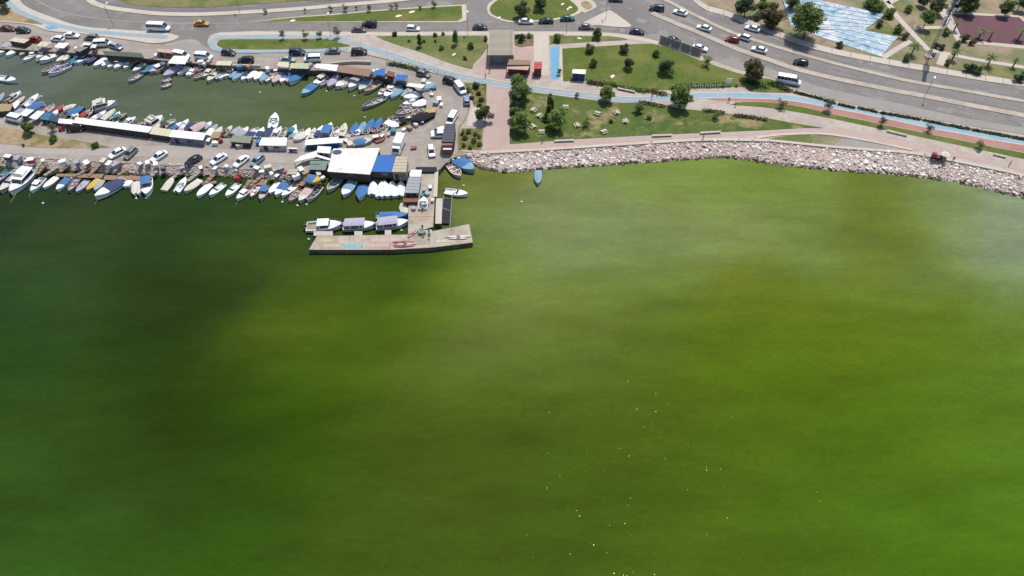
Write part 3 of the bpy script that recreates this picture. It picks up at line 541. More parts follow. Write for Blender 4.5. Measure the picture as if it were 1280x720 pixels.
# ================================================================== PIER
m_tyre = M('rubber', (.03, .03, .032), rough=.9, var=.2, scale=4)
m_steel = M('grey_steel', alb(150, 152, 156), rough=.5, var=.1, scale=3, metallic=.3)
m_dark = M('dark_net', (.012, .014, .02), rough=.8, var=.4, scale=3, bump=.5)
m_wood = M('weathered_wood', alb(176, 146, 122), rough=.85, var=.2, scale=3, rgb2=alb(140, 112, 92), scale2=1, stretch=(0, 4))
m_wood_g = M('grey_plank', alb(176, 170, 162), rough=.85, var=.2, scale=3, stretch=(0, 4))
PT = 1.25
def pier():
    c = P(515, 290, PT); root = thing('concrete_pier', 'pier', 'L shaped concrete pier with worn painted deck', 'running out from the white roofed sheds', (c.x, c.y, 0))
    def pc(name, pts, z, zb, mat, side=m_wall):
        ring = [P(x, y, z)[:2] for x, y in pts]
        return link(name, slab_mesh(name, [(p[0]-c.x, p[1]-c.y) for p in ring], z, mat, zb, side), root)
    pts_t = [(396, 295), (520, 293), (586.5, 280), (590, 292), (591, 303), (540, 309.5), (480, 312.5), (386, 312), (388, 307)]
    # deck cast in bays with open joints
    xs = [387, 412, 437, 462, 487, 512, 537, 564, 591]
    top = lambda x: 295 if x < 400 else (295-(x-400)*2/120 if x < 520 else 293-(x-520)*13/67)
    bot = lambda x: 312.2 if x < 480 else (312.5-(x-480)*3/60 if x < 540 else 309.5-(x-540)*6.5/51)
    for i in range(8):
        a, b = xs[i]+.12, xs[i+1]-.12; ya = top(a); yb = top(b)
        if i == 0: quad = [(396, 295), (b, yb), (b, bot(b)), (386, 312.2)]
        elif i == 7: quad = [(a, ya), (586.5, 280), (591, 303), (a, bot(a))]
        else: quad = [(a, ya), (b, yb), (b, bot(b)), (a, bot(a))]
        pc('deck_slab', quad, PT+.006*(i % 3), -2, m_pier)
    for i, (y0, y1) in enumerate(((213, 232), (232.3, 251), (251.3, 271), (271.3, 283.5))):
        xl = lambda y: 511.5-(y-215)*.02; xr = lambda y: 545.5-(y-215)*.06
        pc('deck_slab', [(xl(y0), y0), (xr(y0), y0), (xr(y1), y1), (xl(y1), y1)] if i < 3 else [(xl(y0), y0), (xr(y0), y0), (xr(y1), y1), (xl(293), 292.8)], PT+.02-.004*i, -2, m_pier)
    pc('curb', [(543.5, 214), (548, 214), (546.5, 246), (541, 246)], PT+.45, 0, m_kerb)
    pc('ramp', [(545, 248), (553, 248), (552, 279.5), (544, 279.5)], PT+.12, 0, m_pave_l)
    for x0, x1, y0, y1 in ((392, 416, 289, 294.6), (443, 453, 289, 294.4), (481, 489, 287.5, 294)):
        pc('landing_stage', [(x0, y0), (x1, y0), (x1, y1), (x0, y1)], PT-.1, -1, m_pave_l)
    ty = MB()
    for k in range(12):
        t = 2*math.pi*k/12; t2 = 2*math.pi*(k+1)/12
        ty.tube((math.cos(t)*.35, 0, math.sin(t)*.35), (math.cos(t2)*.35, 0, math.sin(t2)*.35), .13, n=5, cap=False)
    tm = ty.mesh('fender_tyre', [m_tyre])
    for x in (400, 425, 450, 478, 505, 530, 556, 580):
        p = P(x, bot(x)+.3, .6); o = link('fender_tyre', tm, root, (p.x-c.x, p.y-c.y-.1, .55))
    # bands of old paint brushed on the deck
    for nm, pts, col in (('paint_band', [(429, 305.5), (452, 305), (453, 309.5), (431, 310)], (120, 200, 208)), ('paint_band', [(458, 304.5), (486, 304), (487, 309), (459, 309.5)], (218, 176, 162)), ('paint_band', [(452, 307), (458, 307), (458, 310), (452, 310)], (168, 200, 176)), ('paint_band', [(488, 308.5), (520, 307), (540, 305.5), (541, 308), (520, 310), (489, 311.3)], (214, 196, 170)), ('paint_band', [(545, 300), (560, 299), (586, 297.5), (587, 300.5), (560, 302.5), (546, 303)], (226, 208, 180)), ('paint_band', [(404, 305), (424, 304.5), (425, 309), (405, 309.5)], (206, 196, 150)), ('paint_band', [(462, 298), (500, 297), (502, 302), (464, 302.5)], (220, 184, 176)), ('paint_band', [(519, 288), (540, 287), (541, 291), (520, 292)], (190, 204, 180)), ('paint_band', [(514, 272), (540, 271.5), (540, 274), (514, 274.5)], (222, 170, 140)), ('paint_band', [(400, 298), (414, 297.5), (416, 302), (401, 303)], (206, 178, 166))):
        pc(nm, pts, PT+.03, None, M('deck_paint_%d' % col[0], alb(*col), rough=.8, var=.15, scale=.8, rgb2=alb(200, 190, 170), scale2=.5, amt2=.35, world_co=True), None)
    return root
pier()
def px_thing_box(name, cat, look, place, pts, z0, z1, mat, part, group=None):
    c = sum((P(*p, z1) for p in pts), Vector())/len(pts)
    o = thing(name, cat, look, place, (c.x, c.y, z0), group=group)
    ring = [P(*p, z1)[:2] for p in pts]
    link(part, slab_mesh(part, [(p[0]-c.x, p[1]-c.y) for p in ring], z1-z0, mat, 0), o); return o
o = px_thing_box('net_pontoon', 'pontoon', 'narrow floating pontoon covered with black netting', 'along the east side of the pier', [(553.5, 248), (564, 248), (562.5, 279.3), (552.5, 279.3)], .1, .5, m_dark, 'net_cover')
for a, b in (((0, -7, .42), (0, 7, .42)),):
    mb = MB(); mb.tube((-1, 1, .43), (1.0, -.2, .45), .06); link('rope', mb.mesh('rope', [m_kerb]), o)
    mb = MB()
    for s in (-1, 1):
        mb.tube((s*1.05, -5.4, .42), (s*1.02, 5.4, .42), .1)
    link('rail', mb.mesh('rail', [m_steel]), o)

# ================================================================== BOATS
BC = {'W': ('white', (229, 229, 228)), 'C': ('cream', (234, 226, 208)), 'B': ('blue', (84, 136, 192)), 'L': ('light blue', (150, 188, 210)), 'T': ('teal', (60, 146, 168)), 'N': ('navy blue', (72, 88, 126)),
      'G': ('grey', (186, 190, 194)), 'K': ('black', (38, 38, 42)), 'P': ('pinkish', (226, 200, 192)), 'M': ('magenta', (182, 100, 122)), 'R': ('red', (192, 84, 78)), 'Y': ('yellow', (236, 196, 96)), 'O': ('brown', (186, 158, 136)), 'V': ('lilac', (198, 194, 212)), 'D': ('dark grey', (124, 128, 134))}
BM = {k: M('boat_paint_'+v[0].replace(' ', '_'), alb(*v[1]), rough=.35, var=.06, scale=1.2, rgb2=tuple(x*.8 for x in alb(*v[1])), scale2=.9, amt2=.6, spec=.5) for k, v in BC.items()}
CM = {k: M('canvas_'+v[0].replace(' ', '_'), alb(*v[1]), rough=.9, var=.12, scale=1.4, rgb2=tuple(x*.8 for x in alb(*v[1])), scale2=1.5, amt2=.5, bump=.5, bscale=3) for k, v in BC.items()}
m_glass = M('tinted_glass', (.015, .02, .025), rough=.12, var=.1, spec=.6)
m_motor = M('motor_shell', (.06, .06, .07), rough=.4, var=.1)
m_teak = M('boat_floor', alb(178, 158, 132), rough=.8, var=.15, scale=2, stretch=(0, 3))
NS = 9
def st(t):
    x = -3+6*t
    b = 1.05*(.9+.1*min(1, t/.35)) if t < .45 else 1.05*(1-((t-.45)/.56)**2.3)
    b = max(b, .03); sh = .72+.42*t*t; ke = -.28+.5*max(0, t-.75)**1.5*2
    return x, b, sh, ke
TS = [0, .14, .28, .42, .55, .67, .78, .87, .94, 1.0]
def mk_hull():
    mb = MB(); secs = []
    for t in TS:
        x, b, s, k = st(t); bi = max(b-.13, .01)
        pts = [(0, k), (.55*b, k+.1), (.9*b, .12), (b, s), (bi, s+.02), (bi*.96, .34)]
        secs.append([(x, -y, z) for y, z in pts[::-1]]+[(x, y, z) for y, z in pts[1:]])
    mb.loft(secs, caps=False)
    x, b, s, k = st(0); bi = b-.13
    mb.add([(x, -b, s), (x, b, s), (x, .9*b, .12), (x, .55*b, k+.1), (x, 0, k), (x, -.55*b, k+.1), (x, -.9*b, .12)], [(0, 1, 2, 3, 4, 5, 6)])
    mb.add([(x+.08, -bi, s), (x+.08, bi, s), (x+.08, bi, .34), (x+.08, -bi, .34), (x, -b, s), (x, b, s)], [(0, 3, 2, 1), (4, 0, 1, 5)])
    return mb.mesh('hull', [BM['W']])
def mk_floor():
    mb = MB(); l = []; r = []
    for t in TS:
        x, b, s, k = st(t); y = max(b-.14, .01); l.append((x+.05, y, .35)); r.append((x+.05, -y, .35))
    n = len(l); mb.add(l+r, [(i, n+i, n+i+1, i+1) for i in range(n-1)]); return mb.mesh('deck', [m_teak])
def mk_fore(t0):
    mb = MB(); secs = []
    for t in [t0]+[x for x in TS if x > t0+.02]:
        x, b, s, k = st(t); y = max(b-.05, .01); secs.append([(x, y, s+.02), (x, y*.5, s+.09), (x, 0, s+.12), (x, -y*.5, s+.09), (x, -y, s+.02)])
    mb.loft(secs, caps=False); x, b, s, k = st(t0); y = b-.12
    mb.add([(x, y, s+.02), (x, y*.5, s+.09), (x, 0, s+.12), (x, -y*.5, s+.09), (x, -y, s+.02), (x, -y, .35), (x, y, .35)], [(0, 1, 2, 3, 4, 5, 6)])
    return mb.mesh('foredeck', [BM['W']])
def mk_tarp(t0=0.0, t1=.97, rise=.5, seed=0):
    r = random.Random(seed); mb = MB(); secs = []; n = 9
    for i in range(n):
        t = t0+(t1-t0)*i/(n-1); x, b, s, k = st(t); h = rise*math.sin(math.pi*(.12+.8*i/(n-1)))*r.uniform(.85, 1.1); e = .06
        secs.append([(x, b+e, s-.14), (x, b+e, s+.02), (x, b*.55, s+h*.6+r.uniform(-.03, .03)), (x, 0, s+h), (x, -b*.55, s+h*.6+r.uniform(-.03, .03)), (x, -b-e, s+.02), (x, -b-e, s-.14)])
    mb.loft(secs); return mb.mesh('tarp', [CM['B']])
def mk_cabin(x0, x1, w, h, z0=.5, rake=.45):
    mb = MB(); mb.add([(x0, -w, z0), (x1, -w*.85, z0), (x1, w*.85, z0), (x0, w, z0), (x0+.05, -w*.86, z0+h), (x1-rake, -w*.74, z0+h), (x1-rake, w*.74, z0+h), (x0+.05, w*.86, z0+h)], [(4, 5, 6, 7), (0, 1, 5, 4), (1, 2, 6, 5), (2, 3, 7, 6), (3, 0, 4, 7)])
    g = []; e = .02
    def pt(f, x, y0, y1, x2): return None
    zl, zh = z0+h*.45, z0+h*.9
    def sy(z, xa, wa, wb): k = (z-z0)/h; return wa+(wb-wa)*k
    for s in (-1, 1):
        ya0, yb0 = sy(zl, 0, w, w*.86), sy(zl, 0, w*.85, w*.74); ya1, yb1 = sy(zh, 0, w, w*.86), sy(zh, 0, w*.85, w*.74)
        xr0, xr1 = x1-rake*.45-.08, x1-rake*.9-.08
        vs = [(x0+.2, s*(ya0+e), zl), (xr0, s*(yb0+e), zl), (xr1, s*(yb1+e), zh), (x0+.25, s*(ya1+e), zh)]
        gm = MB(); gm.add(vs, [(0, 1, 2, 3) if s < 0 else (3, 2, 1, 0)]); g.append(gm.mesh('side_window', [m_glass]))
    gw = MB(); k0, k1 = .4, .93
    ywa = (w*.85+(w*.74-w*.85)*k0)*.9; ywb = (w*.85+(w*.74-w*.85)*k1)*.9
    gw.add([(x1-rake*k0+e, -ywa, z0+h*k0), (x1-rake*k0+e, ywa, z0+h*k0), (x1-rake*k1+e, ywb, z0+h*k1), (x1-rake*k1+e, -ywb, z0+h*k1)], [(0, 1, 2, 3)])
    rf = MB(); rf.box(((x0+x1-rake)/2-.08, 0, z0+h+.04), (x1-x0-rake+.35, w*1.85, .08))
    return mb.mesh('cabin', [BM['W']]), g, gw.mesh('windscreen', [m_glass]), rf.mesh('cabin_roof', [BM['W']])
def mk_motor():
    mb = MB(); mb.box((-3.2, 0, .95), (.42, .36, .5), top=(.7, .8)); mb.box((-3.15, 0, .3), (.16, .12, .9)); mb.box((-3.0, 0, .72), (.3, .22, .16)); return mb.mesh('outboard_motor', [m_motor])
def mk_seats():
    out = []
    for t in (.22, .5):
        x, b, s, k = st(t); mb = MB(); mb.box((x, 0, .6), (.3, 2*(b-.15), .06)); out.append(mb.mesh('seat', [m_wood]))
    return out
def mk_awning(x0, x1, w, z):
    mb = MB(); secs = []
    for i in range(6):
        x = x0+(x1-x0)*i/5; secs.append([(x, -w, z-.05), (x, -w*.5, z+.06), (x, 0, z+.1), (x, w*.5, z+.06), (x, w, z-.05), (x, w, z-.1), (x, 0, z+.04), (x, -w, z-.1)])
    mb.loft(secs, closed=True)
    fr = []
    for x in (x0+.15, x1-.15):
        for s in (-1, 1): fm = MB(); fm.tube((x, s*w*.95, .7), (x, s*w*.93, z), .03, n=5); fr.append(fm.mesh('awning_post', [m_steel]))
    return mb.mesh('awning', [CM['B']]), fr
def mk_rail():
    mb = MB(); pts = []
    for t in (.62, .75, .87, .97):
        x, b, s, k = st(t); pts.append((x, max(b-.1, .03), s))
    for sgn in (-1, 1):
        for i, (x, y, z) in enumerate(pts):
            mb.tube((x, sgn*y, z), (x, sgn*y, z+.4), .018, n=4)
            if i: mb.tube((pts[i-1][0], sgn*pts[i-1][1], pts[i-1][2]+.4), (x, sgn*y, z+.4), .018, n=4)
    return mb.mesh('bow_rail', [m_steel])
def mk_simple(name, fn, mat):
    mb = MB(); fn(mb); return mb.mesh(name, [mat])
HULL = mk_hull(); FLOOR = mk_floor(); FORE = mk_fore(.6); FORE2 = mk_fore(.48); TARPS = [mk_tarp(seed=i) for i in range(3)]; TARPM = [mk_tarp(.1, .62, .42, seed=i+5) for i in range(2)]; WRAP = mk_tarp(0, .99, .8, 9)
CAB = mk_cabin(-.9, 1.1, .82, .95); CAB2 = mk_cabin(-2.2, 1.2, .92, 1.15, .55, .55); WHL = mk_cabin(-1.6, -.2, .6, 1.35, .4, .15)
MOTOR = mk_motor(); SEATS = mk_seats(); AWN = mk_awning(-2.3, .4, .9, 1.75); AWNL = mk_awning(-2.6, 1.1, .98, 1.7); RAIL = mk_rail()
MAST = mk_simple('mast', lambda m: (m.tube((.3, 0, .5), (.3, 0, 4.2), .05, .03), m.tube((.3, 0, 3.2), (-1.6, 0, 2.4), .03)), m_wood)
CONS = mk_simple('console', lambda m: (m.box((0, 0, .75), (.6, .7, .8), top=(.7, .9)), m.box((-.7, 0, .6), (.4, .8, .5))), BM['W'])
SCR = mk_simple('windscreen', lambda m: m.add([(.45, -.8, .95), (.45, .8, .95), (.15, .7, 1.35), (.15, -.7, 1.35)], [(0, 1, 2, 3)]), m_glass)
def mk_gear(seed):
    r = random.Random(seed); mb = MB()
    for k in range(3):
        bm = bmesh.new(); bmesh.ops.create_icosphere(bm, subdivisions=1, radius=.3)
        c = Vector((r.uniform(-2, .8), r.uniform(-.35, .35), .5)); sx = r.uniform(.7, 1.5); bm.verts.ensure_lookup_table()
        mb.add([(c.x+v.co.x*sx*r.uniform(.8, 1.2), c.y+v.co.y*r.uniform(.7, 1.3), c.z+v.co.z*.7) for v in bm.verts], [tuple(v.index for v in f.verts) for f in bm.faces]); bm.free()
    return mb.mesh('gear_pile', [CM['W']])
GEAR = [mk_gear(i) for i in range(5)]
STRIPE = None
def mk_stripe():
    mb = MB()
    for s in (-1, 1):
        l = []
        for t in TS:
            x, b, sh, k = st(t); l.append([(x, s*(b+.015), sh-.02), (x, s*(b*.985+.015), sh-.16)])
        mb.loft(l if s > 0 else l, caps=False)
    return mb.mesh('rub_rail', [BM['B']])
STRIPE = mk_stripe()
FLY = mk_simple('flybridge', lambda m: (m.box((-.7, 0, 1.95), (1.6, 1.4, .3), top=(.9, .95)), m.box((-.1, 0, 2.2), (.25, 1.2, .35), top=(.6, .9))), BM['W'])
def boat(c, bx, by, sx, sy, typ, hull='W', cov='W', W=None, place='', z=.0, group=None, pre=None, gz=.45):
    b = P(*q(c, bx, by), z+gz) if c else P(bx, by, z+gz); s = P(*q(c, sx, sy), z+gz) if c else P(sx, sy, z+gz)
    L = (b-s).length; mid = (b+s)/2; rz = math.atan2(b.y-s.y, b.x-s.x)
    L *= 1.1; W = (W*1.12 if W else max(1.75, min(3.0, L*.4))); hn = BC[hull][0]; cn = BC[cov][0]
    look = pre or {'open': f'{hn} open boat with {cn} inside', 'tarp': f'{hn} boat under full {cn} tarp', 'mid': f'{hn} boat with {cn} middle cover', 'cabin': f'{hn} cabin boat with {cn} roof', 'awn': f'{hn} boat with {cn} sun awning',
            'yacht': f'large {hn} motor yacht with flybridge', 'fish': f'{hn} fishing boat with {cn} wheelhouse and mast', 'wrap': f'{cn} shrink wrapped boat', 'cons': f'{hn} motorboat with {cn} deck and console', 'awnl': f'{hn} passenger boat with long {cn} roof'}[typ]
    o = thing('boat', 'boat', look, place, (mid.x, mid.y, z), rz+rnd.uniform(-.03, .03), group, px=PIX(mid.x, mid.y, z)[0])
    k = (L/6+W/2.1)/2; o.scale = (L/6, W/2.1, min(1.35, max(.75, k)))
    def ad(me, m=None, par=None): return link(me.name.split('.')[0], me, par or o, mat=m)
    h = ad(HULL, BM[hull])
    r = rnd.random()
    if typ == 'open':
        ad(FLOOR, CM[cov]); [ad(x, m_wood if r < .5 else BM[hull]) for x in SEATS]; ad(STRIPE, BM[rnd.choice(['B', 'R', hull, hull, 'O', 'T'])], h)
        if r < .6: ad(MOTOR)
    elif typ == 'tarp': ad(rnd.choice(TARPS), CM[cov]); ad(STRIPE, BM[hull], h)
    elif typ == 'mid': ad(FLOOR); ad(FORE, BM[hull]); ad(rnd.choice(TARPM), CM[cov]); ad(STRIPE, BM[rnd.choice(['B', hull, 'O'])], h)
    elif typ == 'wrap': ad(WRAP, CM[cov]); ad(MOTOR)
    elif typ == 'cons': ad(FLOOR, BM[cov]); ad(FORE2, BM[hull]); ad(CONS, BM[hull]); ad(SCR); ad(MOTOR); ad(STRIPE, BM[rnd.choice(['B', 'N', hull, hull])], h)
    elif typ == 'cabin':
        ad(FLOOR, m_teak); ad(FORE2, BM[hull]); cb = ad(CAB[0], BM[hull]); [ad(x, None, cb) for x in CAB[1]]; ad(CAB[2], None, cb); ad(CAB[3], BM[cov], cb); ad(RAIL)
        if r < .6: ad(MOTOR)
        ad(STRIPE, BM[rnd.choice(['B', 'N', hull, 'R'])], h)
    elif typ == 'yacht':
        ad(FLOOR, m_teak); ad(FORE2, BM[hull]); cb = ad(CAB2[0], BM[hull]); [ad(x, None, cb) for x in CAB2[1]]; ad(CAB2[2], None, cb); ad(CAB2[3], BM[cov], cb); ad(FLY, BM[cov]); ad(RAIL); ad(STRIPE, BM['N'], h)
    elif typ == 'fish':
        ad(FLOOR, m_teak); ad(FORE, BM[hull]); cb = ad(WHL[0], BM[cov]); [ad(x, None, cb) for x in WHL[1]]; ad(WHL[2], None, cb); ad(WHL[3], BM[cov], cb); ad(MAST); ad(STRIPE, BM[rnd.choice(['B', 'R', 'T', 'Y'])], h)
    elif typ in ('awn', 'awnl'):
        ad(FLOOR, m_teak); ad(FORE, BM[hull]); a = AWN if typ == 'awn' else AWNL; ad(a[0], CM[cov]); aw = None; [ad(x) for x in a[1]]; [ad(x, BM[hull]) for x in SEATS]; ad(STRIPE, BM[rnd.choice(['B', hull, 'T'])], h)
        if r < .5: ad(MOTOR)
    if typ in ('open', 'mid', 'cons') and rnd.random() < .22: ad(MAST)
    if typ in ('open', 'mid') and L > 3.2:
        g_ = ad(GEAR[rnd.randrange(5)], CM[rnd.choice('WBCTGOYRLP')]); g_['kind'] = 'stuff'
    return o
G1 = 'boats moored stern to the outer mole'
for a in [('C0',-50,520,90,390,'cons','G','T'),('C0',20,600,170,440,'cons','C','W'),('C0',125,615,320,395,'yacht','W','W',3.4),('C0',320,600,430,470,'cabin','W','W'),('C0',445,562,560,460,'tarp','W','W'),('C0',578,585,690,460,'mid','W','B'),
 ('C0',700,597,770,470,'open','O','V'),('C0',775,604,870,490,'mid','V','V'),('C0',876,585,985,478,'tarp','Y','Y'),('C0',955,588,1020,490,'tarp','W','G'),('C0',975,660,1240,495,'mid','W','N',2.7),('C0',1050,552,1160,490,'open','O','P'),('C0',1245,552,1300,490,'tarp','W','W'),
 ('C0',1275,548,1340,505,'open','W','W'),('C1',65,632,80,508,'tarp','W','C',1.5),('C1',112,628,112,508,'tarp','W','C',1.5),('C1',192,638,200,480,'awn','W','B',2.5),
 ('C1',455,465,365,582,'tarp','C','C'),('C1',582,472,490,595,'cons','W','W'),('C1',575,602,720,490,'tarp','C','C'),('C1',700,648,820,532,'tarp','W','W'),('C1',825,640,955,528,'cons','W','W'),('C1',988,648,1102,528,'cons','W','W'),('C1',1095,676,1222,565,'cabin','W','W'),('C1',1232,650,1300,545,'open','P','W'),
 ('C2',45,680,112,555,'awn','P','B'),('C2',138,616,225,515,'tarp','W','W'),('C2',205,642,305,505,'mid','W','B'),('C2',268,645,390,540,'cons','W','W'),('C2',340,695,440,580,'open','P','O'),('C2',440,700,545,560,'mid','C','P'),('C2',522,690,630,555,'open','C','D',2.3)]:
    boat(*a, place='moored along the outer mole', group=G1)
G5 = 'boats beside the white roofed sheds'
for a in [('C2',728,594,848,450,'open','C','G',2.3),('C2',880,645,965,508,'mid','W','L',2.4),('C2',1040,676,1075,545,'tarp','W','B',2.3)]: boat(*a, place='afloat below the large white roof', group=G5)
for a in [('C2',1180,508,1160,625,'wrap','W','W',1.9),('C2',1262,515,1240,648,'wrap','W','W',1.9),('C3',12,508,6,648,'wrap','W','W',1.9),('C3',88,512,72,645,'wrap','W','W',2.0),('C3',174,508,158,640,'wrap','W','W',1.9)]: boat(*a, place='in the tight row by the shed', group='wrapped boats in a tight row')
boat('C2',645,500,505,460,'mid','Y','B',2.4,place='hauled out on the quay by the sheds', z=1.5)
boat('C3',893,398,722,280,'mid','L','B',3.0,place='in the corner where the rocks begin', pre='light blue boat with dark blue cockpit')
boat('C3',764,452,664,340,'open','C','P',2.3,place='in the corner where the rocks begin')
boat('C3',832,628,618,598,'cons','W','W',1.9,place='drifting alone east of the pier', pre='long narrow white speedboat')
boat('E',130,322,130,258,'tarp','G','L',1.6,place='afloat off the rocks', pre='small grey boat with pale blue cover')
boat('D0',458,385,125,395,'cabin','W','W',2.8,place='at the west end of the pier', pre='white cabin cruiser with large square cabin')
boat('D0',785,382,488,392,'awnl','W','V',2.4,place='in the middle of the pier', pre='white passenger boat with long grey roof')
boat('D0',1112,352,818,390,'awnl','W','V',2.5,place='nearest the pier corner', pre='white passenger boat with lilac roof and teal rail')
boat('D0',1110,285,815,285,'mid','B','B',2.0,place='behind the lilac roofed passenger boat', pre='low blue boat with blue cover')
boat('D0',1060,165,1105,255,'tarp','C','C',1.9,place='in the pier corner by the dock', pre='small cream tender')
boat('D1',398,105,388,205,'cons','W','D',2.0,place='standing on the pier deck', z=PT+.05, pre='white dinghy with dark cockpit')
G2 = 'boats moored on the north quay of the basin'
for a in [('A0',5,545,110,455,'awn','W','V'),('A0',75,565,200,480,'tarp','W','W'),('A0',-70,560,20,470,'cons','W','W'),('A0',245,608,355,540,'cons','W','W'),('A0',205,560,300,480,'mid','P','M'),('A0',310,560,400,480,'open','P','W'),('A0',375,592,480,505,'cabin','W','P'),('A0',418,625,600,535,'cons','W','W',2.5),('A0',520,600,580,500,'mid','W','G'),('A0',575,628,695,540,'tarp','C','C'),
 ('A0',640,610,700,540,'mid','W','T'),('A0',712,652,790,565,'mid','T','B'),('A0',785,636,870,555,'awn','W','B'),('A0',850,620,920,550,'open','O','N'),('A0',885,640,965,560,'tarp','N','N'),('A0',950,668,1060,585,'tarp','W','W'),('A0',1028,668,1130,590,'tarp','W','W'),('A0',1085,680,1180,600,'cons','W','W'),('A0',1150,690,1260,605,'tarp','W','W'),('A0',1245,690,1330,610,'cabin','W','W'),
 ('B0',430,95,600,12,'open','P','V',2.0),('B0',505,108,695,20,'open','W','N',2.3),
 ('B1',60,76,150,0,'cons','W','W'),('B1',150,98,290,15,'mid','T','B'),('B1',225,92,385,10,'cabin','P','W'),('B1',15,182,125,105,'open','G','P',1.9),('B1',370,135,520,30,'tarp','V','V'),('B1',342,182,425,145,'open','P','C',1.5),('B1',335,238,425,195,'open','G','C',1.6),('B1',505,108,610,35,'cons','W','W'),('B1',590,122,695,40,'mid','W','M'),('B1',665,150,750,95,'open','P','O',1.8),('B1',760,135,850,50,'cabin','C','C'),('B1',700,70,790,10,'open','W','P'),('B1',805,180,885,80,'cons','C','C'),('B1',885,160,960,80,'tarp','G','G'),('B1',970,135,1075,50,'cabin','W','W'),('B1',1055,165,1130,85,'tarp','W','L'),('B1',1140,165,1210,85,'mid','W','N'),('B1',1200,160,1290,70,'tarp','W','W'),('B1',1270,165,1340,80,'tarp','W','W'),
 ('B2',50,185,110,90,'tarp','W','L'),('B2',105,185,165,90,'open','C','W'),('B2',180,200,240,95,'tarp','P','P'),('B2',250,192,320,95,'mid','W','B'),('B2',345,200,440,100,'tarp','W','B',2.6),('B2',310,190,375,95,'mid','P','B'),
 ('B2',580,205,700,125,'awn','W','C'),('B2',650,225,730,140,'open','G','G'),('B2',730,240,810,130,'tarp','V','V'),('B2',810,240,940,150,'mid','W','C',2.4),('B2',940,258,1090,120,'awnl','W','G',2.6),('B2',1040,275,1130,165,'mid','C','L'),('B2',1095,290,1235,185,'open','P','O')]: boat(*a, place='on the basin north quay', group=G2)
boat('B2',470,312,590,212,'mid','L','B',2.3,place='lying off the north quay', pre='blue boat with bright blue tarp')
boat('B2',1072,442,1272,352,'open','G','V',1.9,place='near the east end of the basin', pre='long grey and lilac open boat')
boat('B0',165,178,-10,140,'cons','W','W',2.0,place='alone at the left end of the basin', pre='white motorboat')
boat('B2',200,515,165,640,'cons','W','W',2.4,place='off the south quay of the basin', pre='white motorboat pointing up the basin')
G4 = 'boats crowded at the east end of the basin'
for a in [('B2',1225,312,1310,255,'cabin','W','P'),('B3',10,342,95,235,'cons','W','L'),('B3',75,342,175,255,'tarp','W','L'),('B3',175,330,265,265,'tarp','G','G'),('B3',205,352,385,300,'tarp','W','W',2.2),('B3',270,380,350,310,'mid','W','T'),('B3',195,405,310,370,'cons','W','W'),('B3',290,440,460,365,'tarp','W','W',2.4),('B3',130,515,310,440,'open','P','G',2.3),('B3',280,520,400,440,'open','C','P'),('B3',215,545,330,500,'open','P','W'),('B3',40,550,140,540,'open','C','G'),('B3',145,640,30,580,'tarp','W','W',2.0),('B3',45,635,-40,680,'open','C','C'),('B3',120,600,210,560,'mid','D','K'),
 ('B3',60,250,150,180,'awn','W','B')]: boat(*a, place='crowded at the basin east end', group=G4)
boat('B3',285,590,470,500,'tarp','K','K',3.0,place='hauled out at the basin corner', z=1.5, pre='boat fully wrapped in black tarp')
G3 = 'boats moored on the south quay of the basin'
